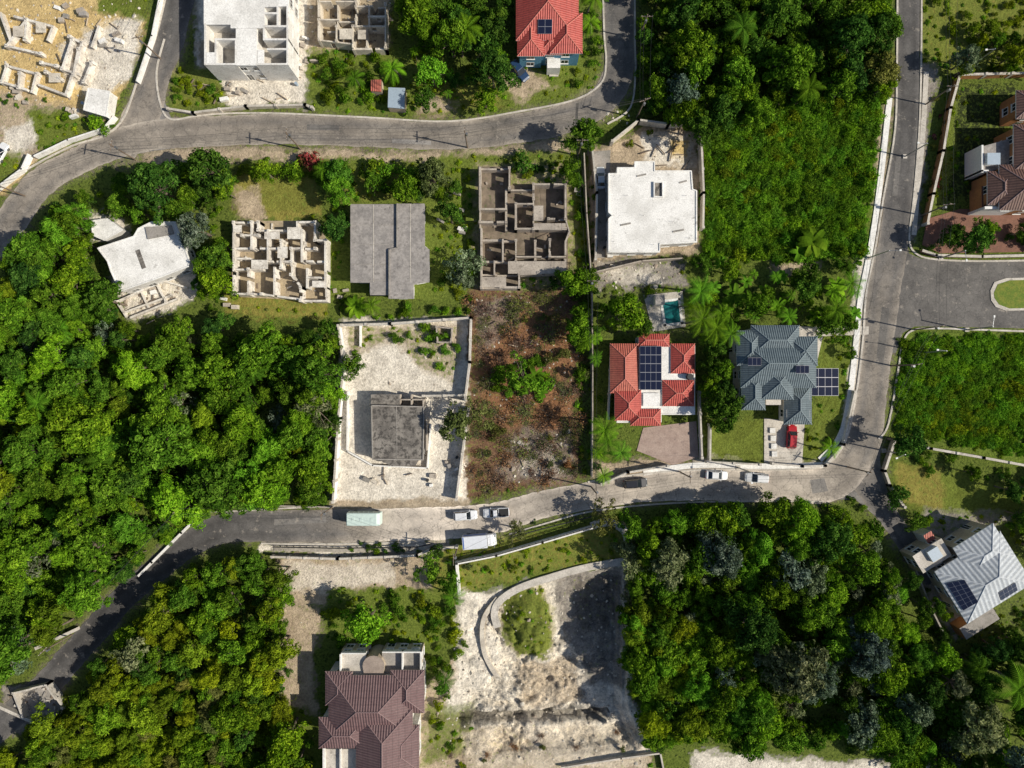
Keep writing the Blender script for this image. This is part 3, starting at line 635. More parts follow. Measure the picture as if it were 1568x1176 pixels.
rooms('unfinished_block_house',(540,30),b3,2.8,.32,CBLOCKL,[(485,-30),(592,-30),(592,75),(485,68)],FLOORT,[(520,44,540,60),(548,46,560,60)],CBLOCKL,seed=9,rag=.5)
b1=[(10,70,40,30),(22,25,80,40),(80,40,72,60),(10,70,62,82),(40,30,38,60),(110,60,95,105),(120,75,112,115),(95,105,118,112),(10,100,55,112),(2,125,40,137),(2,125,10,100),(55,112,48,140),(62,95,85,100),(70,110,90,120),(60,130,100,145),(100,145,110,115),(105,55,125,65),(125,65,118,95),(30,112,28,134),(0,20,15,60),(140,95,128,125),(150,40,140,70)]
rooms('foundation_walls',(60,90),b1,1.2,.45,CWEA,None,FLOORT,[(20,40,36,56),(55,35,70,50),(75,112,92,126)],CBLOCKL,gap=False,seed=5)
b=[(178,462,250,430),(250,430,285,440),(190,478,262,452),(200,486,270,458),(178,462,192,484),(215,446,226,470),(240,436,254,462)]
rooms('foundation_walls',(230,460),b,.8,.35,CWEA,None,gap=False,seed=6)
flat_house('small_outbuilding',[(135,135),(168,140),(162,178),(128,168)],2.6,WALLW,CWHITE,par=.05,win=False)
flat_house('garden_shed',[(595,134),(620,135),(619,166),(594,164)],2.4,WALLT,TARP,par=0,win=False)
flat_house('garden_shed',[(568,122),(584,122),(584,140),(568,139)],2.2,WALLT,R_ORG,par=0,win=False)
e=house('white_two_storey_house',(380,50)); z=6.6
b=MB(); b.prism(PP([(313,36),(352,36),(352,42),(404,42),(404,10),(440,8),(440,-60),(313,-60)],z),-.1,z-.2,WALLW)
b.prism(PP([(362,42),(392,42),(392,98),(362,98)],z),-.1,z-.2,WALLW)
b.obj('walls',e)
b=MB(); b.prism(PP([(312,37.5),(353,37.5),(353,43),(405,43),(405,11),(442,9),(442,-61),(312,-61)],z),z-.199,z,CWHITE); b.prism(PP([(361,43.5),(393,43.5),(393,100),(361,100)],z),z-.199,z-.002,CWHITE)
b.prism(PP([(325,-40),(345,-40),(345,-10),(325,-10)],z+1),z,z+1,CWHITE)
b.obj('roof',e)
b=MB()
for s in [(314,37,314,98),(314,98,361,98),(361,60,361,98),(330,60,361,60),(330,60,330,98),(393,98,440,98),(440,60,440,98),(404,40,440,40),(425,8,425,40),(440,8,440,60),(404,60,440,60),(404,44,404,60),(410,75,440,75),(404,20,425,20)]:
    b.seg(P(s[0],s[1],z),P(s[2],s[3],z),.35,-.1,z+.004*random.random(),WALLW,ext=.17)
b.prism(PP([(312,36.5),(361,43.5),(361,98),(314,98)],3.2),3.0,3.2,CONC); b.prism(PP([(393,43),(441,10),(441,98),(393,98)],3.2),3.0,3.2,CONC)
b.prism(PP(rect(316,80,330,97),z),z-.25,z-.01,CWHITE); b.prism(PP(rect(394,76,404,97),z),z-.25,z-.01,CWHITE)
b.obj('upper_rooms',e)
b=MB(); windows(b,PP([(314,-60),(441,-60),(441,98),(314,98)],z),0,z-.3,storeys=2,step=2.6,seed=8); b.obj('windows',e)
e=house('abandoned_house',(610,660)); z=3.2
b=MB(); b.prism(PP(rect(570,622,646,704),z),-.1,z-.2,CBLOCK); b.prism(PP(rect(572,606,600,622),z-.6),-.1,z-.8,CBLOCK); b.prism(PP([(600,700),(640,700),(636,712),(604,712)],z-.4),-.1,z-.6,CBLOCK); b.obj('walls',e)
b=MB(); b.prism(PP([(567,620),(650,622),(649,705),(606,703),(570,704)],z),z-.199,z,CDARK); b.prism(PP(rect(568,604,612,620),z-.5),z-.79,z-.5,CDARK); b.prism(PP([(576,702),(643,702),(636,713),(600,714)],z-.3),z-.59,z-.3,CDARK)
for s in [(569,621,649,623),(649,623,648,704),(571,703,648,704),(569,621,571,703)]: b.seg(P(s[0],s[1],z),P(s[2],s[3],z),.22,z+.001,z+.2,CGREY)
b.seg(P(607,622,z),P(608,703,z),.12,z+.001,z+.05,CGREY)
for s in [(612,612,648,612),(612,604,612,622),(648,612,648,622),(630,604,630,622),(653,640,653,690)]: b.seg(P(s[0],s[1],2.5),P(s[2],s[3],2.5),.25,-.1,2.5,CBLOCK)
b.obj('roof',e); b=MB(); windows(b,PP(rect(570,622,646,704),z),0,3.0,seed=3); b.obj('windows',e)
rooms('ruined_outbuilding',(680,510),[(668,500,692,503),(668,500,670,524),(692,503,690,524),(670,524,690,524)],1.8,.25,CBLOCK,None,seed=2)
def hiphouse(name,c,blocks,pitch,mat,cap,wm,storeys=1,ang=0,fascia=TRIM,seed=1):
    e=house(name,c); rb=MB(); wb=MB(); nb=MB(); hs=[]
    for i,bl in enumerate(blocks):
        r=bl[:4]; z=bl[4]+.017*i; mt=bl[5] if len(bl)>5 and bl[5] else mat
        rr=r
        if ang:
            cc=((r[0]+r[2])/2,(r[1]+r[3])/2); nc=rot([cc],ang,c)[0]; dx,dy=nc[0]-cc[0],nc[1]-cc[1]; rr=(r[0]+dx,r[1]+dy,r[2]+dx,r[3]+dy)
        h=Hip(rb,rr,z,pitch,mt,cap,ang=ang,fascia=fascia); hs.append(h)
        wb.prism(h.foot,-.1,z-.22-.003*i,wm); windows(nb,h.foot,0,z-.25,storeys=storeys,seed=seed+i)
    rb.obj('roof',e); wb.obj('walls',e); nb.obj('windows',e)
    return e,hs
e=flat_house('red_roof_house',[(938,532),(978,532),(978,516),(1024,516),(1024,530),(1063,530),(1063,634),(1012,634),(1012,646),(945,646),(945,600),(938,600)],3.3,WALLW,CWHITE,par=.1,seed=12)
b=MB()
for i,r in enumerate([(934,526,978,602),(978,511,1025,531),(1027,526,1064,572),(1014,582,1063,622),(941,597,982,644),(965,626,1012,652)]):
    Hip(b,r,3.55+.02*i,24,R_ORG if i in (0,) else R_RED,CAPR)
b.obj('tiled_roof',e)
b=MB(); q=[(980,530),(1013,530),(1013,597),(980,597)]; zz=[4.3,4.3,3.9,3.9]
solar(b,[(*P(x,y,z),z) for (x,y),z in zip(q,zz)],4,5); b.obj('solar_panels',e)
b=MB(); w=P(1055,577,3.5); b.cyl((w[0],w[1],3.45),(w[0],w[1],4.6),.6,.6,14,WIRE); b.prism(PP(rect(985,602,1010,622),3.8),3.4,3.8,CWHITE); b.obj('water_tank',e)
e,hs=hiphouse('slate_roof_house',(1190,570),[(1134,520,1250,594,6.0),(1128,506,1168,560,6.0),(1150,498,1224,545,6.0),(1200,590,1243,650,3.6),(1135,572,1172,628,5.6),(1205,515,1252,560,6.1),(1165,560,1215,612,5.9)],27,R_BLU,CAPB,WALLW,storeys=2)
b=MB()
for q in ([(1142,548),(1162,548),(1162,560),(1142,560)],[(1213,560),(1233,560),(1233,572),(1213,572)]):
    ps=[P(x,y,6.6) for x,y in q]; zs=max(h.h(p) for h in hs[:3]+hs[5:] for p in ps[:2]); zb=max(h.h(p) for h in hs for p in ps[2:])
    zz=max(zs,zb)+.15; solar(b,[(*p,zz) for p in ps],3,1)
b.prism(PP(rect(1173,603,1196,620),5),-.1,5,WALLT,CONC); b.obj('solar_panels',e)
e2=house('solar_array',(1263,585)); b=MB(); q=[(1243,564),(1284,564),(1284,606),(1243,606)]
solar(b,[(*P(x,y,z),z) for (x,y),z in zip(q,(2.9,2.9,2.3,2.3))],4,3); b.obj('panels',e2); b=MB()
for x,y in ((1246,568),(1281,568),(1246,602),(1281,602),(1263,568),(1263,602)):
    w=P(x,y,2.4); b.cyl((*w,0),(*w,2.35 if y>580 else 2.8),.06,.06,8,METAL)
b.obj('posts',e2)
e,hs=hiphouse('red_roof_house',(838,40),[(790,-40,886,62,6.0),(792,22,834,86,5.7),(842,20,892,82,5.8),(824,50,862,84,5.2)],25,R_RED,CAPR,WALLB,storeys=2,seed=4)
b=MB(); ps=[(824,28),(846,28),(846,46),(824,46)]; solar(b,[(*P(x,y,8),max(h.h(P(x,y,8)) for h in hs)+.2) for x,y in ps],2,2)
b.prism(PP(rect(838,82,858,104),3),-.1,3,WALLW,CWHITE)
for i in range(6): b.prism(PP(rect(841+i*0.01,104+i*2.2,855,106.2+i*2.2)),-.1,.9-.15*i,CONC)
b.obj('porch',e)
e,hs=hiphouse('maroon_roof_house',(572,1085),[(503,1034,630,1128,6.2),(598,1026,650,1092,5.9),(488,1098,562,1146,6.0),(545,1085,632,1230,6.3),(498,1028,540,1080,5.8),(590,1110,642,1180,5.8)],24,R_MAR,CAPM,WALLW,storeys=2,fascia=WALLT)
b=MB(); b.prism(PP(rect(520,1000,560,1040),5),-.1,5.0,WALLT,CONC); b.prism(PP(rect(585,998,645,1040),4.6),-.1,4.6,WALLT,CGREY)
pts=[(558,1036)]+[(572+17*math.cos(t),1020-16*math.sin(t)) for t in [math.pi*(1-k/8) for k in range(9)]]+[(586,1036)]
b.prism(PP(pts,5.6),-.1,5.6,WALLT,M('roof_flat_tan',(.36,.29,.24),(.30,.24,.2)))
for q in ((520,1000,560,1002),(520,1000,522,1036),(585,998,645,1000),(643,998,645,1030),(615,998,617,1030)): b.prism(PP(rect(*q),5.8),4.6,5.75+.01*q[0]/1000,WALLW)
b.obj('rear_wing',e)
b=MB(); windows(b,PP(rect(520,1000,560,1036),5),0,4.9,storeys=2,step=2.2); windows(b,PP(rect(585,998,645,1036),4.6),0,4.5,storeys=2,step=2.2); b.obj('wing_windows',e)
b=MB(); b.prism(PP([(496,1147),(546,1147),(546,1230),(496,1230)],4.8),-.1,4.8,WALLW,CONC)
for q in ((494,1146,497,1230),(520,1147,522,1230)): b.prism(PP(rect(*q),5.6),4.8,5.6,WALLW)
b.obj('roof_terrace',e)
e,hs=hiphouse('white_metal_roof_house',(1505,884),[(1447,838,1565,932,5.6),(1490,822,1562,880,5.8)],22,R_WHT,CAPW,WALLT,storeys=2,ang=-32)
b=MB(); h0=hs[0]
def slp(h,us):
    out=[]
    for u,v in us:
        x,y,_=h.w(u,v,0); out.append((x,y,h.h((x,y))+.15))
    return out
a,bb=h0.a,h0.b
solar(b,slp(h0,[(-a*.93,-bb*.52),(-a*.54,-bb*.42),(-a*.54,bb*.42),(-a*.93,bb*.52)]),3,6)
solar(b,slp(h0,[(a*.05,-bb*.9),(a*.55,-bb*.9),(a*.55,-bb*.55),(a*.05,-bb*.55)]),4,2); b.obj('solar_panels',e)
b=MB(); b.prism(PP(rot(rect(1400,835,1452,866),-32,(1428,848)),4.5),-.1,4.5,WALLT,CONC); b.prism(PP(rot(rect(1418,815,1432,835),-32,(1425,825)),3.5),-.1,3.5,WALLW,R_ORG); b.prism(PP(rot(rect(1422,842,1440,860),-32,(1428,848)),5.2),4.5,5.2,WALLW,TARP)
b.prism(PP(rot(rect(1470,945,1530,965),-32,(1500,955)),3),-.1,3,WALLO,CGREY); b.obj('side_wing',e)
b=MB(); windows(b,PP(rot(rect(1400,835,1452,866),-32,(1428,848)),4.5),0,4.4,storeys=2,step=2.4); b.obj('wing_windows',e)
e,hs=hiphouse('estate_house',(1555,260),[(1530,252,1640,322,5.6),(1512,262,1552,314,5.2),(1552,190,1640,262,5.9)],26,R_BRN,CAPM,WALLO,storeys=2)
b=MB(); b.prism(PP([(1505,224),(1530,217),(1554,210),(1554,252),(1512,264),(1505,262)],4.2),-.1,4.2,WALLO,ROOFG); b.prism(PP(rect(1512,234,1532,252),5.4),4.2,5.4,WALLW,TARP); b.prism(PP(rect(1503,285,1511,318),3.4),-.1,3.4,WALLO,PAVER)
for q in ((1503,222,1506,264),(1503,260,1514,263),(1508,316,1560,320)): b.prism(PP(rect(*q),4.9),0,4.9+.01*q[0]/1500,TRIM)
b.obj('front_wing',e)
hiphouse('estate_house',(1590,160),[(1556,138,1640,182,5.0)],24,R_BRN,CAPM,WALLO,storeys=2)
rooms('ruined_outbuilding',(70,1075),[(20,1062,70,1050),(70,1050,95,1085),(20,1062,35,1100)],2.0,.35,CONC,[(18,1062),(70,1048),(98,1086),(40,1105)],CGREY,seed=4)
# ---------------------------------------------------------------- vehicles
def loft(mb,st,m):
    R=[]
    for x,w,z0,z1,ch in st: R.append([(x,-w+ch*.6,z0),(x,-w,z0+ch),(x,-w,z1-ch),(x,-w+ch,z1),(x,w-ch,z1),(x,w,z1-ch),(x,w,z0+ch),(x,w-ch*.6,z0)])
    for i in range(len(R)-1):
        for j in range(8):
            k=(j+1)%8; mb.face([R[i][j],R[i][k],R[i+1][k],R[i+1][j]][::-1],m)
    mb.face(R[0],m); mb.face(R[-1][::-1],m)
def vehicle(name,px,py,ang,col,kind='car',roofc=None):
    e=empty(name,P(px,py))
    paint=plain('paint_'+name+str(px),col,.3,0,.5,.6); rp=plain('roofpaint_'+name+str(px),roofc,.5) if roofc else paint
    B=MB(); G=MB(); Wh=MB(); Dt=MB(); red=plain('lamp_red',(.4,.01,.01),.3); wht=plain('lamp_clear',(.8,.8,.75),.2)
    if kind in('car','suv','pickup'):
        L,W,Hh=(4.4,1.76,1.45) if kind=='car' else (4.7,1.85,1.75) if kind=='suv' else (5.2,1.85,1.75)
        l=L/2; w=W/2; bz=.92 if kind=='car' else 1.05
        loft(B,[(-l,w*.86,.35,bz*.8,.08),(-l+.15,w*.95,.25,bz*.97,.1),(-l*.6,w,.22,bz,.1),(0,w,.2,bz,.1),(l*.5,w,.22,bz*.97,.12),(l-.35,w*.95,.25,bz*.82,.12),(l,w*.8,.35,bz*.62,.1)],paint)
        if kind=='car': c=(-l*.78,-l*.5,l*.05,l*.42)
        elif kind=='suv': c=(-l*.93,-l*.82,l*.1,l*.45)
        else: c=(-l*.18,-l*.05,l*.22,l*.48)
        def fr(b,x0,x1,w0,z0,X0,X1,w1,z1,m):
            A=[(x0,-w0,z0),(x1,-w0,z0),(x1,w0,z0),(x0,w0,z0)]; Bq=[(X0,-w1,z1),(X1,-w1,z1),(X1,w1,z1),(X0,w1,z1)]
            for i in range(4):
                j=(i+1)%4; b.face([A[i],A[j],Bq[j],Bq[i]],m)
            b.face(Bq,m)
        fr(G,c[0],c[3],w*.9,bz-.03,c[1],c[2],w*.72,Hh-.04,CGLASS)
        fr(B,c[1]-.06,c[2]+.05,w*.745,Hh-.06,c[1]+.03,c[2]-.05,w*.66,Hh+.02,rp)
        for s in(-1,1):
            for t in (0.,.5,1.):
                xb=c[0]+(c[3]-c[0])*t; xt=c[1]+(c[2]-c[1])*t; B.cyl((xb,s*w*.9,bz-.02),(xt,s*w*.73,Hh-.03),.045,.04,5,paint)
            Dt.prism([(c[3]-.25,s*(w+.0)),(c[3]-.1,s*(w+.0)),(c[3]-.1,s*(w+.2)),(c[3]-.25,s*(w+.2))],bz-.05,bz+.1,paint)
            Dt.prism([(l-.22,s*w*.5),(l-.06,s*w*.5),(l-.12,s*w*.84),(l-.3,s*w*.84)],bz*.5,bz*.74,wht); Dt.prism([(-l-.01,s*w*.55),(-l+.1,s*w*.55),(-l+.1,s*w*.85),(-l-.01,s*w*.83)],bz*.6,bz*.86,red)
            for xx in(-l*.6,l*.62): Wh.cyl((xx,s*(w-.2),.32),(xx,s*(w+.01),.32),.32,.32,16,RUBBER); Wh.cyl((xx,s*(w-.02),.32),(xx,s*(w+.02),.32),.19,.19,10,METAL)
        if kind=='pickup':
            Dt.prism([(-l+.15,-w+.15),(-l*.2,-w+.15),(-l*.2,w-.15),(-l+.15,w-.15)],bz-.1,bz+.01,RUBBER)
    else:
        L,W,Hh=(6.6,2.5,3.0); l=L/2; w=W/2
        if kind=='bus':
            loft(B,[(-l,w*.95,.45,Hh-.15,.12),(-l+.15,w,.4,Hh,.15),(l-.7,w,.4,Hh,.15),(l-.12,w*.97,.4,Hh-.25,.15),(l,w*.9,.5,1.5,.12)],rp)
            for s in(-1,1):
                for i in range(6): G.prism([(-l+.4+i*.95,s*(w+.001)),(-l+1.2+i*.95,s*(w+.001)),(-l+1.2+i*.95,s*(w+.02)),(-l+.4+i*.95,s*(w+.02))],1.45,2.05,CGLASS)
            G.face([(l-.02,-w*.8,1.55),(l-.02,w*.8,1.55),(l-.11,w*.8,2.5),(l-.11,-w*.8,2.5)],CGLASS)
            for xx in (-2.2,-.6,1.4): Dt.prism([(xx,-.3),(xx+.5,-.3),(xx+.5,.3),(xx,.3)],Hh+.001,Hh+.06,rp)
        else:
            loft(B,[(l-1.7,w*.92,.5,2.1,.12),(l-1.0,w*.92,.45,2.15,.15),(l-.35,w*.9,.45,1.9,.15),(l,w*.85,.5,1.2,.12)],paint)
            loft(B,[(-l,w,.75,Hh,.05),(l-1.8,w,.75,Hh,.05)],rp)
            loft(B,[(-l+.1,w*.6,.5,.75,.04),(l-.3,w*.6,.5,.75,.04)],METAL)
            G.face([(l-.30,-w*.75,1.3),(l-.30,w*.75,1.3),(l-.62,w*.7,2.08),(l-.62,-w*.7,2.08)],CGLASS)
            blu=plain('livery_blue',(.04,.12,.4),.4)
            for s in(-1,1): Dt.prism([(-l+.2,s*(w+.001)),(l-2,s*(w+.001)),(l-2,s*(w+.02)),(-l+.2,s*(w+.02))],1.2,2.2,blu)
            Dt.prism([(-l+.1,-w+.1),(-l+.3,-w+.1),(-l+.3,w-.1),(-l+.1,w-.1)],Hh+.001,Hh+.03,blu)
        for s in(-1,1):
            for xx in(-l*.62,l*.66): Wh.cyl((xx,s*(w-.35),.45),(xx,s*(w+.0),.45),.45,.45,16,RUBBER)
            Dt.prism([(l-.08,s*w*.5),(l+.02,s*w*.5),(l+.0,s*w*.8),(l-.1,s*w*.8)],.7,.95,wht); Dt.prism([(l-.55,s*(w+.0)),(l-.4,s*(w+.0)),(l-.4,s*(w+.25)),(l-.55,s*(w+.25))],1.5,2.0,METAL)
    for b,n in((B,'body'),(G,'windows'),(Wh,'wheels'),(Dt,'lamps_and_trim')):
        if not b.f: continue
        me=b.obj(n); me.parent=e
    e.rotation_euler=(0,0,math.radians(ang)); e.location.z=.035
    return e
vehicle('white_car',1096,727,-3,(.8,.8,.8),'car'); vehicle('white_car',1157,731,176,(.8,.8,.8),'suv')
vehicle('red_car',1210,668,86,(.45,.012,.02),'suv'); vehicle('silver_car',919,274,92,(.55,.6,.65),'car')
vehicle('dark_blue_car',795,111,-50,(.02,.05,.12),'suv'); vehicle('white_car',713,788,4,(.75,.76,.78),'suv')
vehicle('white_pickup',760,784,183,(.75,.76,.78),'pickup'); vehicle('dark_car',972,739,5,(.025,.025,.03),'suv')
vehicle('minibus',561,791,0,(.6,.7,.66),'bus',(.60,.72,.66)); vehicle('delivery_truck',735,825,5,(.75,.76,.78),'truck',(.72,.74,.78))
vehicle('white_car',4,236,60,(.8,.8,.8),'car')
# ---------------------------------------------------------------- poles, wires, lamps
def upole(px,py,h=9.,ang=0,lamp=False,z=None):
    x,y=P(px,py); e=empty('street_lamp' if lamp else 'utility_pole',(x,y)); b=MB(); m=METAL if lamp else POLE
    b.cyl((x,y,-.2),(x,y,h),.16,.10,10,m)
    ca,sa=math.cos(math.radians(ang)),math.sin(math.radians(ang)); b.obj('pole',e); b=MB()
    if lamp:
        b.cyl((x,y,h-.15),(x+ca*1.8,y+sa*1.8,h+.25),.05,.04,6,METAL); 
        p=(x+ca*2.1,y+sa*2.1); b.seg((x+ca*1.7,y+sa*1.7),p,.3,h+.2,h+.34,TRIM); b.obj('lamp_arm',e)
        b=MB(); b.prism([(x-.4,y-.4),(x+.4,y-.4),(x+.4,y+.4),(x-.4,y+.4)],-.05,.25,CONC); b.obj('base',e)
    else:
        b.seg((x-ca*1.1,y-sa*1.1),(x+ca*1.1,y+sa*1.1),.12,h-.7,h-.56,POLE)
        for t in(-1,-.4,.4,1): b.cyl((x+ca*t,y+sa*t,h-.56),(x+ca*t,y+sa*t,h-.4),.05,.04,6,TRIM)
        b.cyl((x+sa*.3,y-ca*.3,h-2.2),(x+sa*.3,y-ca*.3,h-1.4),.22,.22,10,METAL)
        b.obj('crossarm',e)
    return [(x-ca,y-sa,h-.4),(x+ca,y+sa,h-.4),(x-ca*.4,y-sa*.4,h-.4)]
runs=[[(38,300,60),(208,245,80),(460,228,90),(716,226,90),(975,180,20),(978,60,0)],
 [(300,772,45),(510,776,90),(700,840,90),(905,745,90),(1040,722,90),(1298,715,50),(1365,560,10),(1400,505,10),(1411,330,5),(1417,160,0),(1420,-20,0)],
 [(246,90,10),(290,-20,0)],[(110,972,45),(300,772,45)],[(905,745,0),(900,440,0),(885,238,0)]]
b=MB(); done={}
for r in runs:
    prev=None
    for (x,y,a) in r:
        if (x,y) not in done: done[(x,y)]=upole(x,y,9.,a)
        cur=done[(x,y)]
        if prev:
            for A,B_ in zip(prev,cur):
                pts=[Vector(A).lerp(Vector(B_),t/6)-Vector((0,0,.9*4*(t/6)*(1-t/6))) for t in range(7)]
                for i in range(6): b.cyl(pts[i],pts[i+1],.022,.022,3,WIRE,cap=False)
        prev=cur
b.obj('overhead_wires')
for x,y,a in ((1413,540,175),(1483,103,190),(1440,395,270),(1385,240,180),(1330,395,0),(1353,690,200),(1480,505,90),(1130,716,-90)): upole(x,y,7.5,a,True)
# ---------------------------------------------------------------- vegetation protos
PC=bpy.data.collections.new('vegetation_library'); PROT=[]; 
def finish(name,V,F,MI,T,mats):
    me=bpy.data.meshes.new(name); me.from_pydata(V,[],F)
    for m in mats: me.materials.append(m)
    me.polygons.foreach_set('material_index',MI)
    a=me.attributes.new('tone','FLOAT','FACE'); a.data.foreach_set('value',T); me.update(); return me
def limb(V,F,MI,T,a,b,r0,r1,n=6):
    a=Vector(a);b=Vector(b);d=(b-a).normalized();u=d.orthogonal().normalized();w=d.cross(u);k=len(V)
    for p,r in((a,r0),(b,r1)):
        for i in range(n):
            t=2*math.pi*i/n; V.append(tuple(p+(u*math.cos(t)+w*math.sin(t))*r))
    for i in range(n):
        j=(i+1)%n; F.append((k+i,k+j,k+n+j,k+n+i)); MI.append(1); T.append(.5)
def leaf(V,F,MI,T,p,n,s,asp,rr,tone):
    n=n.normalized(); u=n.orthogonal().normalized(); a=rr.random()*6.283; w=n.cross(u); d=u*math.cos(a)+w*math.sin(a); e=n.cross(d)
    k=len(V); dr=n*(-s*.25)
    V+= [tuple(p-d*s*asp+dr),tuple(p-e*s*.55),tuple(p+d*s*asp+dr),tuple(p+e*s*.55)]
    F.append((k,k+1,k+2,k+3)); MI.append(0); T.append(min(1,max(0,tone)))
def crown(name,seed,R,Ht,nl,lr,nleaf,ls,flat=.55,spread=.78,asp=1.0,up=.0,wild=.42,tv=.32):
    rr=random.Random(seed); V=[];F=[];MI=[];T=[]
    top=(rr.uniform(-.3,.3),rr.uniform(-.3,.3),Ht*.55); 
    if Ht>2: limb(V,F,MI,T,(0,0,-.3),top,.03*Ht+.05,.02*Ht,7)
    lumps=[]; ph=[rr.uniform(0,6.28) for _ in range(3)]
    for i in range(nl):
        a=2.399*i+rr.uniform(-.7,.7); q_=1+wild*(.55*math.sin(2*a+ph[0])+.35*math.sin(3*a+ph[1])+.25*math.sin(5*a+ph[2]))
        r=R*spread*math.sqrt((i+.3)/nl)*rr.uniform(.75,1.2)*q_
        z=Ht-(r/R)**2*R*flat*1.5+rr.uniform(-.6,.4)*R*.45*min(1,flat*2)-lr*R*.6
        c=Vector((r*math.cos(a),r*math.sin(a),max(z,lr*R*.5))); q=R*lr*rr.uniform(.5,1.4)
        lumps.append((c,q,rr.uniform(-tv,tv)))
        if Ht>2: limb(V,F,MI,T,top,c,.012*Ht,.03,5)
    wts=[l[1]**2 for l in lumps]; ch=rr.choices(lumps,wts,k=nleaf)
    for i in range(nleaf):
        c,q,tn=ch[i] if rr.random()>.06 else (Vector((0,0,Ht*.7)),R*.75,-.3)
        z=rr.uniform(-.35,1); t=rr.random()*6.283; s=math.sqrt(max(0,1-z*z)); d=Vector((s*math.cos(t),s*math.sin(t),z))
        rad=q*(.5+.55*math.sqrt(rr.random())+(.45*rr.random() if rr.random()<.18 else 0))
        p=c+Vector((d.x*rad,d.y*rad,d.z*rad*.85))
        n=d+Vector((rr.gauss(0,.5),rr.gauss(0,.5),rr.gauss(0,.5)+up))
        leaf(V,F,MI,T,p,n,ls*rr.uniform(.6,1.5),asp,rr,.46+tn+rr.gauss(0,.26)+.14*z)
    return (V,F,MI,T)
def palm(seed,R,Ht,nf=17,bend=.5):
    rr=random.Random(seed); V=[];F=[];MI=[];T=[]; prev=Vector((0,0,-.2)); dx,dy=rr.uniform(-.12,.12),rr.uniform(-.12,.12)
    for i in range(1,6):
        c=Vector((dx*i*i*.25,dy*i*i*.25,Ht*i/5)); limb(V,F,MI,T,prev,c,.18-.012*i,.17-.012*i,7); prev=c
    top=prev
    for f in range(nf):
        a=2.399*f+rr.uniform(-.2,.2); el=rr.uniform(-.1,.9)*(1-f/nf)+.1; L=R*rr.uniform(.85,1.1)
        pts=[]; p=top.copy(); e=el+.25
        for k in range(9):
            pts.append(p.copy()); p=p+Vector((math.cos(a)*math.cos(e),math.sin(a)*math.cos(e),math.sin(e)))*L/8; e-=.20*bend*2
        side=Vector((-math.sin(a),math.cos(a),0)); tone=.25+.45*rr.random()
        for k in range(8):
            A=pts[k];B=pts[k+1];d=(B-A)
            for h in range(2):
                q=A+d*(h*.5); wd=L*.19*math.sin(math.pi*min(.95,(k+h*.5+1.2)/9.5))
                for s in(-1,1):
                    i0=len(V); tip=q+side*s*wd+d*.9+Vector((0,0,-wd*.45-rr.random()*.08))
                    V+=[tuple(q),tuple(q+d*.36),tuple(tip)]
                    F.append((i0,i0+1,i0+2)); MI.append(0); T.append(tone+rr.uniform(-.15,.15))
    return V,F,MI,T
def banana(seed,R,Ht,nf=10):
    rr=random.Random(seed); V=[];F=[];MI=[];T=[]
    limb(V,F,MI,T,(0,0,-.1),(0,0,Ht*.6),.2,.12,7); top=Vector((0,0,Ht*.6))
    for f in range(nf):
        a=2.399*f+rr.uniform(-.3,.3); e=1.1-rr.random()*.5; L=R*1.35; p=top.copy(); side=Vector((-math.sin(a),math.cos(a),0)); tone=rr.uniform(.2,.75); prev=None
        for k in range(8):
            w=L*.17*math.sin(math.pi*(.06+.9*k/7))**.6 if k<7 else .03
            cur=[p+side*w+Vector((0,0,.1)),p,p-side*w+Vector((0,0,.1))]
            if prev:
                for h in range(2):
                    i0=len(V); V+=[tuple(prev[h]),tuple(prev[h+1]),tuple(cur[h+1]),tuple(cur[h])]; F.append((i0,i0+1,i0+2,i0+3)); MI.append(0); T.append(min(1,tone+rr.uniform(-.1,.1)))
            prev=cur; p=p+Vector((math.cos(a)*math.cos(e),math.sin(a)*math.cos(e),math.sin(e)))*L/7; e-=.28
    return V,F,MI,T
def twig(seed,R,Ht,n=60):
    rr=random.Random(seed); V=[];F=[];MI=[];T=[]
    for i in range(n):
        a=rr.random()*6.283; r=R*rr.random(); p=Vector((rr.gauss(0,R*.3),rr.gauss(0,R*.3),0)); q=p+Vector((math.cos(a)*r,math.sin(a)*r,Ht*rr.random()))
        limb(V,F,MI,T,p,q,.05,.015,4)
        for k in range(4):
            leaf(V,F,MI,T,q+Vector((rr.gauss(0,.3),rr.gauss(0,.3),rr.gauss(0,.15))),Vector((rr.gauss(0,.5),rr.gauss(0,.5),1)),rr.uniform(.08,.2),1.2,rr,rr.random())
    return V,F,MI,T
GE={}
for i in range(4): GE['broad%d'%i]=crown('b',10+i,3.6,8.0,26,.22,2800,.20,asp=1.2)
for i in range(3): GE['dome%d'%i]=crown('d',20+i,3.4,7.0,38,.165,2800,.17,flat=.6,asp=1.3)
for i in range(3): GE['big%d'%i]=crown('g',30+i,5.2,10.5,56,.15,5200,.22,flat=.5,asp=1.3)
for i in range(3): GE['bush%d'%i]=crown('u',40+i,1.6,1.8,12,.30,800,.13,flat=.45,asp=1.3)
for i in range(2): GE['feather%d'%i]=crown('f',50+i,3.6,7.5,32,.19,3200,.13,flat=.55,asp=2.6)
for i in range(2): GE['vine%d'%i]=crown('v',60+i,2.6,.9,34,.19,1500,.14,flat=.08,asp=1.4,up=.4)
for i in range(2): GE['open%d'%i]=crown('o',70+i,3.4,7.5,16,.24,1100,.19,asp=1.3,spread=.9)
GE['tuft0']=crown('t',80,.7,.25,6,.35,90,.11,flat=.1,asp=2.6,up=.6)
GE['palm0']=palm(1,3.0,6.5,15); GE['palm1']=palm(2,2.6,5.0,13,.6); GE['banana0']=banana(3,2.2,3.2); GE['banana1']=banana(4,1.8,2.6,8); GE['twig0']=twig(5,1.6,1.0,50); GE['twig1']=twig(6,2.2,1.5,80)
MESH={}
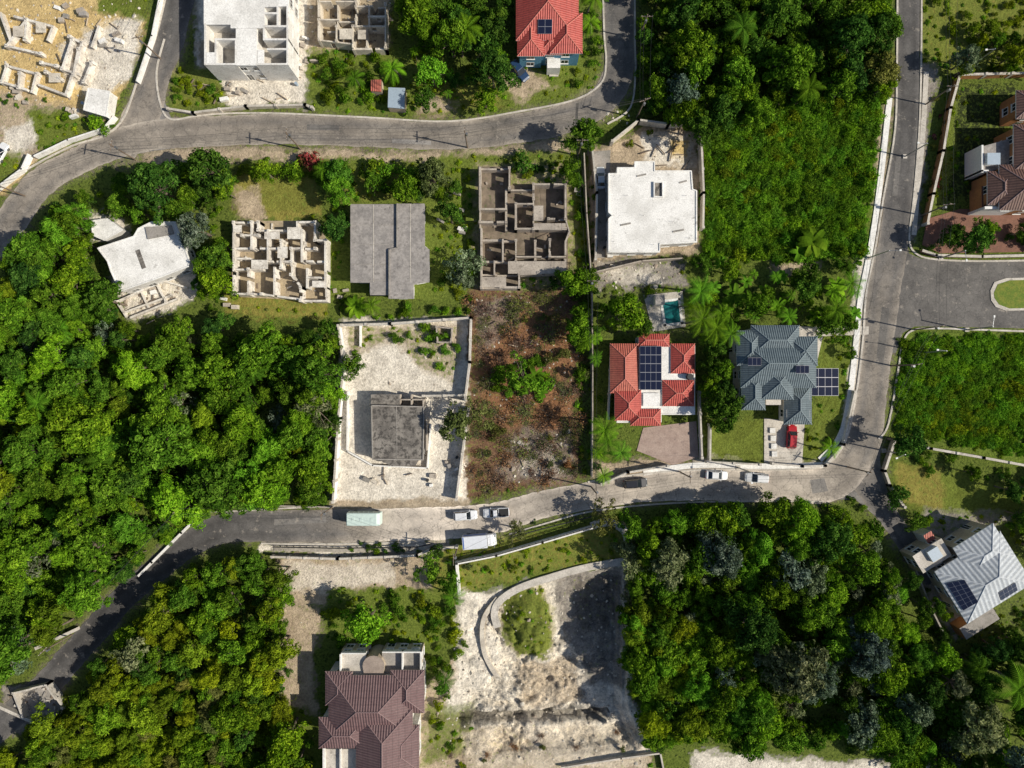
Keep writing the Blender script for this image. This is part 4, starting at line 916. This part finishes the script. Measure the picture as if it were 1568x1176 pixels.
def proto(g,m):
    key=g+'_'+m.name
    if key in MESH: return MESH[key][0]
    V,F,MI,T=GE[g]; me=finish(key,V,F,MI,T,[m,BARK]); idx=len(PROT)
    ob=bpy.data.objects.new('%03d_%s'%(idx,key),me); PC.objects.link(ob); PROT.append(ob); MESH[key]=(idx,me); return idx
def rock(seed):
    rr=random.Random(seed); import bmesh
    bm=bmesh.new(); bmesh.ops.create_icosphere(bm,subdivisions=1,radius=1)
    for v in bm.verts: v.co*=rr.uniform(.65,1.2); v.co.z*=.6
    me=bpy.data.meshes.new('rock'); bm.to_mesh(me); bm.free(); me.materials.append(M('limestone_rock%d'%seed,(.68,.62,.52) if seed<3 else (.36,.30,.24))); idx=len(PROT)
    ob=bpy.data.objects.new('%03d_rock'%idx,me); PC.objects.link(ob); PROT.append(ob); return idx
RK=[rock(1),rock(2),rock(3)]
HT={'broad':6.,'dome':5.,'big':8.,'bush':1.2,'feather':5.5,'vine':.5,'open':5.5,'tuft':.1,'palm':5.5,'banana':2,'twig':.4}
RAD={'broad':3.6,'dome':3.4,'big':5.2,'bush':1.6,'feather':3.6,'vine':2.2,'open':3.4,'tuft':.7,'palm':2.5,'banana':1.8,'twig':1.8}
KEEP=[[(300,20),(450,-60),(450,125),(308,122)],[(485,-60),(597,-60),(597,80),(485,76)],rect(783,-60,894,96),rect(592,132,624,170),[(928,244),(1070,244),(1072,390),(926,390)],rect(533,308,662,462),rect(352,334,504,466),[(145,378),(205,352),(235,336),(275,340),(296,405),(240,436),(180,450)],rect(136,332,192,370),
 [(729,252),(784,252),(784,280),(872,278),(874,420),(798,424),(798,446),(730,446)],rect(565,600,655,716),rect(932,508,1067,654),[(1124,496),(1254,496),(1290,560),(1290,608),(1250,612),(1248,652),(1124,635)],rect(484,992,655,1260),[(1390,850),(1435,820),(1535,803),(1600,890),(1480,972),(1445,925)],rect(1498,185,1640,325),rect(1552,134,1640,186),rect(1000,448,1050,504),[(975,652),(1072,645),(1072,705),(970,700)],rect(1168,640,1232,712),
 [(130,132),(170,136),(165,182),(126,172)]]
rng=np.random.RandomState(11)
def sample(poly,sp,jit=.48):
    xs=[p[0] for p in poly]; ys=[p[1] for p in poly]; s=sp/S
    gx,gy=np.meshgrid(np.arange(min(xs),max(xs)+s,s),np.arange(min(ys),max(ys)+s,s*.87)); gx=gx+(np.arange(gx.shape[0])%2)[:,None]*s/2
    gx=gx+(rng.rand(*gx.shape)-.5)*2*jit*s; gy=gy+(rng.rand(*gy.shape)-.5)*2*jit*s
    gx=gx.ravel();gy=gy.ravel(); k=inpoly(gx,gy,poly); return gx[k],gy[k]
class Mass:
    def __init__(s,name): s.n=name; s.p=[];s.r=[];s.s=[];s.i=[]
    def add(s,px,py,g,m,sc):
        h=HT[g[:-1]]*sc; x,y=P(px,py,h); s.p.append((x,y,gz(x,y))); s.r.append((rng.uniform(-.12,.12),rng.uniform(-.12,.12),rng.uniform(0,6.283))); s.s.append((sc*rng.uniform(.8,1.2),sc*rng.uniform(.8,1.2),sc*rng.uniform(.8,1.25))); s.i.append(proto(g,m))
    def fill(s,poly,kinds,sp,sc=(.7,1.1),dens=1.,margin=.75,keep=True,vmin=0):
        X,Y=sample(poly,sp); 
        if len(X)==0: return
        tot=sum(k[2] for k in kinds); rd=roaddist(X,Y)
        nz=fbm(X/60,Y/60,41)
        for j in range(len(X)):
            if dens<1 and rng.rand()>dens: continue
            if vmin and gv(X[j],Y[j])<vmin: continue
            u=(rng.rand()*.6+np.clip((nz[j]-.25)/.45,0,1)*.4)*tot; 
            for g,m,wt in kinds:
                u-=wt
                if u<=0: break
            sc_=sc[0]+(sc[1]-sc[0])*rng.rand()**1.4; r=RAD[g]*sc_/S*margin
            if rd[j]<r: 
                sc_*=.6; r*=.6
                if rd[j]<r: continue
            if keep:
                qx=np.array([X[j],X[j]+r,X[j]-r,X[j],X[j]]); qy=np.array([Y[j],Y[j],Y[j],Y[j]+r,Y[j]-r])
                if any(inpoly(qx,qy,kp).any() for kp in KEEP): 
                    continue
            s.add(X[j],Y[j],g+str(rng.randint(GN[g])),m,sc_)
    def build(s):
        me=bpy.data.meshes.new(s.n); me.from_pydata(s.p,[],[])
        for nm,ty,dat,f in(('rot','FLOAT_VECTOR',s.r,'vector'),('scl','FLOAT_VECTOR',s.s,'vector'),('idx','INT',s.i,'value')):
            a=me.attributes.new(nm,ty,'POINT'); a.data.foreach_set(f,np.array(dat,dtype=np.int32 if ty=='INT' else np.float32).ravel())
        ob=bpy.data.objects.new(s.n,me); COL.objects.link(ob); md=ob.modifiers.new('scatter','NODES'); md.node_group=NG
        return len(s.p)
GN={'broad':4,'dome':3,'big':3,'bush':3,'feather':2,'vine':2,'open':2,'tuft':1,'palm':2,'banana':2,'twig':2}
NG=bpy.data.node_groups.new('scatter','GeometryNodeTree'); NG.interface.new_socket('Geometry',in_out='INPUT',socket_type='NodeSocketGeometry'); NG.interface.new_socket('Geometry',in_out='OUTPUT',socket_type='NodeSocketGeometry')
gi=NG.nodes.new('NodeGroupInput'); go=NG.nodes.new('NodeGroupOutput'); ci=NG.nodes.new('GeometryNodeCollectionInfo'); ip=NG.nodes.new('GeometryNodeInstanceOnPoints')
ci.inputs['Collection'].default_value=PC; ci.inputs['Separate Children'].default_value=True; ci.inputs['Reset Children'].default_value=True
def na(n,t):
    a=NG.nodes.new('GeometryNodeInputNamedAttribute'); a.data_type=t; a.inputs['Name'].default_value=n; return [o for o in a.outputs if o.enabled and o.name=='Attribute'][0]
NG.links.new(gi.outputs[0],ip.inputs['Points']); NG.links.new(ci.outputs[0],ip.inputs['Instance']); ip.inputs['Pick Instance'].default_value=True
NG.links.new(na('idx','INT'),ip.inputs['Instance Index']); NG.links.new(na('rot','FLOAT_VECTOR'),ip.inputs['Rotation']); NG.links.new(na('scl','FLOAT_VECTOR'),ip.inputs['Scale']); NG.links.new(ip.outputs[0],go.inputs[0])
FA=[(-90,455),(20,378),(60,318),(130,300),(140,370),(160,430),(175,490),(220,510),(300,496),(345,492),(400,506),(518,496),(520,540),(505,600),(500,772),(420,772),(340,764),(270,822),(200,872),(110,942),(30,1012),(-90,1100)]
m=Mass('forest_canopy')
mixA=[('broad',G3,1.6),('feather',G3,.7),('broad',G1,3),('dome',G1,2.2),('big',G1,1.4),('feather',G5,1.2),('broad',G2,1.2),('dome',G2,.8),('open',G4,.6),('big',G5,1.0),('dome',G5,1.0)]
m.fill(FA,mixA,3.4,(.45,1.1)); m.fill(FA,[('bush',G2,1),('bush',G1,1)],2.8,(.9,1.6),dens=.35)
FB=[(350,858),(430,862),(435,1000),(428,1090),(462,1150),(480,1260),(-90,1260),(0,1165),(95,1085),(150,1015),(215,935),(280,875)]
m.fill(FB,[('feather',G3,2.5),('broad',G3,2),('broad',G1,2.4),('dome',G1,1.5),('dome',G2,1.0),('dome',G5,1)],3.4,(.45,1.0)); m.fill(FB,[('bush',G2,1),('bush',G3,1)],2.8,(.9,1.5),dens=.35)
m.fill([(120,1060),(330,1030),(360,1176),(100,1260),(90,1120)],[('feather',G3,1),('feather',G6,.6)],3.2,(.5,.85))
m.build()
m=Mass('woodland_canopy')
FC=[(958,800),(1080,778),(1200,790),(1300,785),(1345,850),(1400,930),(1440,1010),(1500,1100),(1600,1200),(1600,1260),(1420,1190),(1330,1160),(1060,1143),(1000,1145),(968,1060),(958,950)]
mixC=[('big',G2,1.2),('broad',G2,1.0),('broad',G1,2.8),('dome',G1,1.7),('big',G4,.35),('open',G4,.6),('feather',G5,1.6),('feather',G1,1.2),('broad',G5,1.2)]
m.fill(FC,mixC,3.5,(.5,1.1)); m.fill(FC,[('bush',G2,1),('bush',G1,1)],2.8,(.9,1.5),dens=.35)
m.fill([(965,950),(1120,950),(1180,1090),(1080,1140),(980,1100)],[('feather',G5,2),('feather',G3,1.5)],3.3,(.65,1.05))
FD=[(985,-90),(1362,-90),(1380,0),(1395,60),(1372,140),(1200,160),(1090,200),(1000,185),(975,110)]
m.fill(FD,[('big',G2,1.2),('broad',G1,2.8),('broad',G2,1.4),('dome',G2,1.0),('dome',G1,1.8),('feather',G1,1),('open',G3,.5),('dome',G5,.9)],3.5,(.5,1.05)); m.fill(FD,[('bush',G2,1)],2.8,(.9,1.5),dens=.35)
m.fill([(1470,985),(1600,950),(1600,1200),(1500,1080)],[('broad',G2,2),('big',G2,1),('broad',G1,1),('palm',G2,1)],4,(.6,.95))
m.fill([(1560,800),(1640,780),(1640,860),(1590,880)],[('broad',G2,1),('broad',G1,1)],3.4,(.5,.9))
m.build()
m=Mass('vine_thicket')
FE=[(1080,190),(1200,155),(1352,145),(1338,250),(1322,385),(1200,395),(1080,395)]
m.fill(FE,[('vine',G1,2),('vine',G5,1.8),('vine',G3,.6)],1.5,(.45,.9)); m.fill(FE,[('bush',G5,1),('bush',G1,1),('bush',G3,.7)],3.4,(.5,1.0))
FF=[(1382,516),(1640,516),(1640,712),(1372,660)]
m.fill(FF,[('vine',G5,2.2),('vine',G1,1),('vine',G3,1.2)],1.35,(.35,.8)); m.fill(FF,[('bush',G5,1),('bush',G1,.6),('bush',G3,.7)],2.6,(.35,.6),dens=.7)
m.build()
m=Mass('garden_shrubbery')
mixG=[('bush',G1,2),('bush',G2,1),('bush',G5,.8),('dome',G1,.7),('bush',G3,1),('broad',G2,.5),('banana',G5,.5),('palm',G5,.4)]
for poly,sp,sc,ks,dn in [
 ([(1060,395),(1200,422),(1328,395),(1322,500),(1260,508),(1110,492),(1050,440)],2.9,(.45,.95),[('broad',G2,1.3),('dome',G1,1.5),('banana',G5,1),('bush',G1,1.6),('palm',G5,1),('bush',G5,1)],.95),
 ([(905,450),(1000,445),(1000,520),(910,520)],3.0,(.6,1.0),[('broad',G1,2),('bush',G1,2),('dome',G1,1),('palm',G5,.5)],.9),
 ([(908,520),(934,520),(930,728),(908,728)],2.6,(.4,.8),[('bush',G1,1),('palm',G5,1),('bush',G2,1)],.8),
 ([(1066,500),(1122,500),(1122,690),(1070,600)],3.2,(.5,.9),[('broad',G2,1.5),('dome',G1,1),('palm',G5,1)],.9),
 ([(600,-60),(782,-60),(782,95),(765,150),(650,165),(610,90)],3.3,(.45,.95),[('broad',G1,2),('broad',G2,1.2),('bush',G3,1),('palm',G5,.7),('dome',G1,1),('bush',G5,1)],.85),
 ([(470,82),(600,88),(640,170),(490,160)],2.2,(.4,1.0),[('bush',G3,2),('bush',G1,2),('bush',G5,1),('banana',G5,.4)],.75),
 ([(258,108),(325,108),(345,145),(268,162)],1.8,(.4,.8),[('bush',G3,2),('bush',G1,1)],.9),
 ([(890,-60),(922,-60),(918,100),(895,95)],2.8,(.5,.8),[('palm',G1,1),('bush',G1,2)],.8),
 ([(865,95),(915,90),(905,135),(860,140)],2.0,(.4,.7),[('bush',G1,2),('bush',G3,1)],.4),
 ([(205,258),(350,250),(500,250),(530,262),(520,400),(505,330),(486,275),(360,266),(345,340),(350,470),(300,480),(296,400),(270,335),(230,335),(130,330),(130,296)],2.6,(.45,.9),[('dome',G2,1.2),('bush',G1,2),('broad',G1,1),('bush',G3,.8),('bush',G5,.6)],.95),
 ([(500,250),(700,250),(710,300),(662,300),(620,305),(530,270)],2.6,(.45,.9),mixG,.7),
 ([(505,460),(660,464),(725,455),(722,480),(530,490)],2.2,(.4,.8),[('bush',G1,2),('bush',G5,1),('bush',G2,1)],.85),
 ([(662,290),(732,300),(730,450),(664,450)],2.8,(.4,.9),mixG,.55),
 ([(780,242),(900,242),(896,280),(820,278),(785,255)],2.4,(.4,.8),mixG,.6),([(870,290),(898,290),(903,450),(800,455),(875,420)],2.4,(.5,.9),mixG,.6),
 ([(895,245),(910,245),(912,450),(900,450)],1.8,(.3,.6),[('bush',G1,1),('bush',G2,1)],.8),
 ([(590,505),(705,500),(700,560),(660,565),(640,530),(595,525)],2.3,(.4,.9),[('bush',G1,2),('bush',G5,1),('bush',G6,.6)],.8),
 ([(532,500),(590,500),(560,540),(532,545)],2.,(.3,.6),[('bush',G1,2)],.4),
 ([(480,760),(508,560),(520,500),(511,770)],2.5,(.4,.7),mixG,.5),
 ([(500,920),(700,915),(708,985),(655,985),(640,990),(500,990)],2.6,(.45,1.1),[('bush',G1,2),('bush',G3,1.8),('dome',G1,.6),('banana',G5,.5)],.6),
 ([(655,985),(715,985),(695,1060),(690,1090),(655,1090)],2.6,(.5,.9),[('bush',G1,2),('broad',G2,.6),('bush',G3,1)],.75),
 ([(520,822),(650,830),(655,848),(530,846)],1.9,(.4,.7),[('bush',G2,2),('bush',G1,1)],.8),
 ([(640,840),(690,838),(700,900),(650,900)],2.2,(.4,.8),mixG,.5),
 ([(708,862),(900,820),(950,818),(940,852),(830,876),(715,900)],2.4,(.3,.7),[('bush',G3,2),('bush',G1,1),('bush',G6,1)],.35),
 ([(440,1110),(485,1120),(485,1260),(450,1260)],2.6,(.4,.8),mixG,.7),
 ([(640,1090),(730,1060),(720,1176),(640,1200)],2.6,(.3,.7),[('bush',G3,1),('bush',G1,1)],.35),
 ([(430,985),(445,985),(440,1100),(428,1100)],2,(.5,.8),mixG,.8),
 ([(1235,510),(1318,505),(1300,620),(1255,612),(1292,560)],2.6,(.35,.7),mixG,.6),([(1230,650),(1290,620),(1285,680),(1260,705),(1232,708)],2.4,(.3,.65),mixG,.5),
 ([(1440,0),(1700,-60),(1700,105),(1480,112)],2.8,(.4,.85),[('bush',G3,3),('dome',G3,1),('bush',G6,1)],.65),([(1420,-60),(1600,-60),(1600,0),(1430,0)],3,(.5,.9),[('bush',G3,1)],.6),
 ([(1500,45),(1640,60),(1640,112),(1490,112)],3,(.5,.9),[('dome',G1,1),('bush',G1,1)],.6),
 ([(1432,150),(1452,150),(1440,300),(1420,330)],2,(.3,.6),[('bush',G6,1),('bush',G8,.7),('bush',G1,1)],.8),
 ([(1445,355),(1640,335),(1640,385),(1450,385)],2.8,(.5,.85),[('broad',G2,1),('bush',G2,1),('dome',G1,.7)],.8),
 ([(1370,680),(1640,726),(1640,760),(1380,716)],2.6,(.4,.9),[('bush',G2,1),('bush',G1,1),('dome',G1,.7)],.65),
 ([(1400,780),(1430,790),(1420,815),(1390,800)],2,(.4,.7),mixG,.7),([(1540,740),(1640,740),(1640,860),(1560,800)],3,(.6,.9),[('broad',G2,1),('bush',G1,1)],.8),
 ([(1390,870),(1420,900),(1470,975),(1470,1060),(1440,1010)],2.8,(.5,.85),[('broad',G2,1),('bush',G1,1),('banana',G5,.5)],.85),
 ([(1520,960),(1600,900),(1640,960),(1540,1000)],2.6,(.5,.9),[('bush',G2,1),('bush',G1,1)],.8),
 ([(1175,372),(1330,380),(1330,400),(1180,400)],2.4,(.4,.8),mixG,.6),
 ([(1300,760),(1350,775),(1345,830),(1320,800)],2.4,(.5,.8),mixG,.8),
 ([(975,195),(1010,196),(990,215),(940,228)],1.8,(.3,.6),mixG,.6),([(930,388),(1075,385),(1060,400),(930,402)],1.8,(.3,.55),mixG,.7),
 ([(60,170),(160,190),(110,215),(60,235)],2.2,(.3,.6),[('bush',G1,1)],.25),([(-60,120),(200,185),(180,200),(-60,150)],2.,(.25,.5),[('bush',G1,1)],.4),
 ([(770,760),(905,770),(890,790),(780,822)],2.2,(.35,.7),[('bush',G6,1),('bush',G2,1)],.5)]:
    m.fill(poly,ks,sp,sc,dens=dn,margin=.6)
m.build()
m=Mass('dry_scrub')
BR=[(720,450),(892,450),(902,600),(888,730),(765,752),(722,755)]
m.fill(BR,[('twig',G7,3),('bush',G6,.4),('twig',G6,1.6),('bush',G7,.4),('bush',G1,.4)],2.1,(.4,1.0),dens=.62)
m.fill([(755,540),(850,545),(850,610),(760,605)],[('bush',G1,2),('bush',G5,1),('banana',G5,.4)],2.2,(.4,.9),dens=.75)
m.fill([(870,450),(900,450),(905,600),(885,600)],[('bush',G1,2),('dome',G1,1),('bush',G2,1)],2.4,(.4,.9),dens=.75)
m.fill([(640,1120),(980,1120),(980,1176),(640,1176)],[('twig',G7,1),('bush',G6,1)],4,(.3,.6),dens=.6)
m.build()
m=Mass('grass_tufts')
for poly,c,vg,op in LAY:
    if vg>=.3 and c is not FLD: m.fill(poly,[('tuft',G1,1),('tuft',G3,1.6),('tuft',G5,1),('tuft',G6,.6)],1.6 if vg>.6 else 2.2,(.35,1.0),dens=.6,margin=.3,vmin=.5)
m.build()
m=Mass('rubble')
def rk(poly,sp,sc,dn):
    X,Y=sample(poly,sp)
    for x,y in zip(X,Y):
        if rng.rand()>dn or inpoly(np.array([x]),np.array([y]),KEEP[0]).any(): continue
        s=rng.uniform(*sc)*(2 if rng.rand()<.08 else 1); a,b_=P(x,y); m.p.append((a,b_,gz(a,b_))); m.r.append(tuple(rng.uniform(0,6,3)*[.1,.1,1])); m.s.append((s,s*rng.uniform(.6,1),s*.8)); m.i.append(RK[rng.randint(3)])
for q in [([(0,0),(220,0),(180,150),(60,160),(0,150)],1.4,(.1,.4),.6),([(300,90),(470,60),(470,155),(360,165)],1.3,(.08,.25),.6),([(175,430),(290,430),(260,485),(195,490)],1.,(.15,.5),.8),([(780,670),(870,660),(870,730),(785,740)],.9,(.08,.4),.6),([(908,400),(1040,400),(1040,450),(910,450)],1.1,(.1,.4),.6),([(520,560),(712,500),(712,765),(512,765)],2.,(.06,.22),.5),([(700,930),(950,870),(985,1170),(650,1176)],1.3,(.06,.35),.5),([(720,450),(890,450),(890,640),(720,640)],1.4,(.08,.3),.5),([(430,855),(650,850),(500,930),(430,1100)],2.2,(.08,.2),.4),([(470,0),(600,0),(600,80),(470,80)],1.5,(.1,.3),.5),([(930,160),(985,170),(960,200),(915,185)],1.,(.1,.35),.7),([(985,205),(1062,205),(1062,245),(990,245)],1.2,(.1,.3),.5)]: rk(*q)
m.build()
def tree(name,px,py,r,g,mt,sc=None):
    gg=g+str(random.randrange(GN[g])); i=proto(gg,mt); s=r/RAD[g]; x,y=P(px,py,HT[g]*s)
    ob=bpy.data.objects.new(name,PROT[i].data); ob.location=(x,y,gz(x,y)); ob.rotation_euler=(0,0,random.uniform(0,6.28)); ob.scale=(s,s,s*random.uniform(.9,1.1)); COL.objects.link(ob)
for t in [(235,285,5.5,'big',G2),(325,262,4.8,'broad',G2),(405,262,3,'dome',G1),(300,350,3.8,'broad',G4),(325,395,3.5,'dome',G2),(330,432,3.5,'broad',G1),(515,262,3,'broad',G5),(520,292,3.4,'feather',G5),(512,348,3,'broad',G2),(445,262,2.8,'bush',G1),(475,248,2.6,'bush',G8),(620,290,3.2,'broad',G1),(660,265,4,'dome',G6),(590,262,2.6,'bush',G5),(710,405,3.4,'open',G4),(708,425,2.6,'dome',G4),
 (880,432,3.4,'broad',G1),(895,205,4,'big',G2),(800,248,2.6,'bush',G2),(885,505,3,'broad',G1),(800,578,3.8,'open',G1),(830,590,2.4,'bush',G5),(768,570,2.4,'bush',G1),(730,635,3.2,'open',G6),(697,648,4,'dome',G6),(540,560,2.8,'dome',G2),(690,60,4,'broad',G1),(755,110,4.6,'big',G2),(742,70,3.5,'dome',G2),(640,25,5,'big',G1),(660,110,3.4,'broad',G5),(150,188,2.2,'bush',G5),
 (925,792,3.2,'open',G6),(655,868,3.2,'open',G1),(1388,676,3.8,'broad',G2),(1372,760,2.6,'bush',G2),
 (1110,628,4.4,'big',G2),(960,480,4.2,'broad',G1),(985,500,2.8,'dome',G2),(1450,1010,3.5,'broad',G5),(560,955,4.4,'broad',G5),(1330,1000,5,'big',G4),(1100,850,5,'open',G4),(1020,860,5,'big',G4),(1210,880,5,'open',G4),(1270,830,5,'big',G2),(1240,420,3,'broad',G2),(1500,365,3.4,'broad',G2),(60,855,4,'open',G4),(200,1000,4,'open',G4),(20,1000,4,'open',G4),(480,625,4,'open',G4),(1210,100,5,'big',G1),(1065,70,5,'big',G1),(1300,60,5,'big',G2),(1350,105,4,'broad',G6),(1040,140,4,'dome',G4),(1480,90,3.,'dome',G4),(790,815,2.6,'open',G6),(580,255,2.5,'bush',G3)]:
    tree('broadleaf_tree' if t[3]!='bush' else 'flowering_shrub' if t[4] is G8 else 'garden_shrub',*t)
for x,y,r in [(95,510,2.8),(1065,490,3.2),(1088,505,3),(1075,440,3),(1050,465,2.6),(925,650,3),(932,682,2.6),(950,702,2.8),(925,722,2.4),(720,45,3),(605,95,3.2),(690,925,3),(1560,1045,4.5),(1510,1030,3.2),(1130,40,3.2),(910,25,2.8),(905,-5,2.6),(890,520,2.4),(1110,510,2.6),(565,460,2.4),(690,1045,2.6),(280,545,2.8),(1105,470,2.8),(1280,470,2.6),(150,700,2.8),(60,620,2.8),(390,560,2.8),(1155,60,3),(1240,130,2.8),(540,110,2.6),(1270,690,2),(500,260,2.6)]: tree('palm_tree',x,y,r,'palm',G1 if random.random()<.55 else G5)
for x,y,r in [(1150,460,2),(1172,452,2),(1125,452,1.8),(1192,470,1.9),(1245,370,2.3),(1225,385,1.8),(1540,1000,2),(545,470,1.8),(820,575,1.8)]: tree('banana_plant',x,y,r,'banana',G1)
# ---------------------------------------------------------------- camera, light
cam=bpy.data.cameras.new('camera'); co=bpy.data.objects.new('camera',cam); COL.objects.link(co); co.location=(0,0,H); co.rotation_euler=(0,0,0)
cam.sensor_width=36; cam.lens=36*H/(1568*S); cam.clip_end=8000; cam.clip_start=1; scene.camera=co
el=math.radians(39); az=math.radians(102)
sun=bpy.data.lights.new('sun','SUN'); so=bpy.data.objects.new('sun',sun); COL.objects.link(so); sun.energy=5.0; sun.angle=math.radians(.5); sun.color=(1,.935,.81)
d=Vector((-math.sin(az)*math.cos(el),-math.cos(az)*math.cos(el),-math.sin(el))); so.rotation_euler=d.to_track_quat('-Z','Y').to_euler(); so.location=(60,-15,60)
w=bpy.data.worlds.new('World'); scene.world=w; w.use_nodes=True; nt=w.node_tree; nt.nodes.clear()
o=nt.nodes.new('ShaderNodeOutputWorld'); bg=nt.nodes.new('ShaderNodeBackground'); sk=nt.nodes.new('ShaderNodeTexSky'); sk.sky_type='NISHITA'; sk.sun_disc=False; sk.sun_elevation=el; sk.sun_rotation=az
bg.inputs[1].default_value=.085; nt.links.new(sk.outputs[0],bg.inputs[0]); nt.links.new(bg.outputs[0],o.inputs[0])
scene.view_settings.view_transform='Standard'; scene.view_settings.look='None'; scene.view_settings.exposure=0
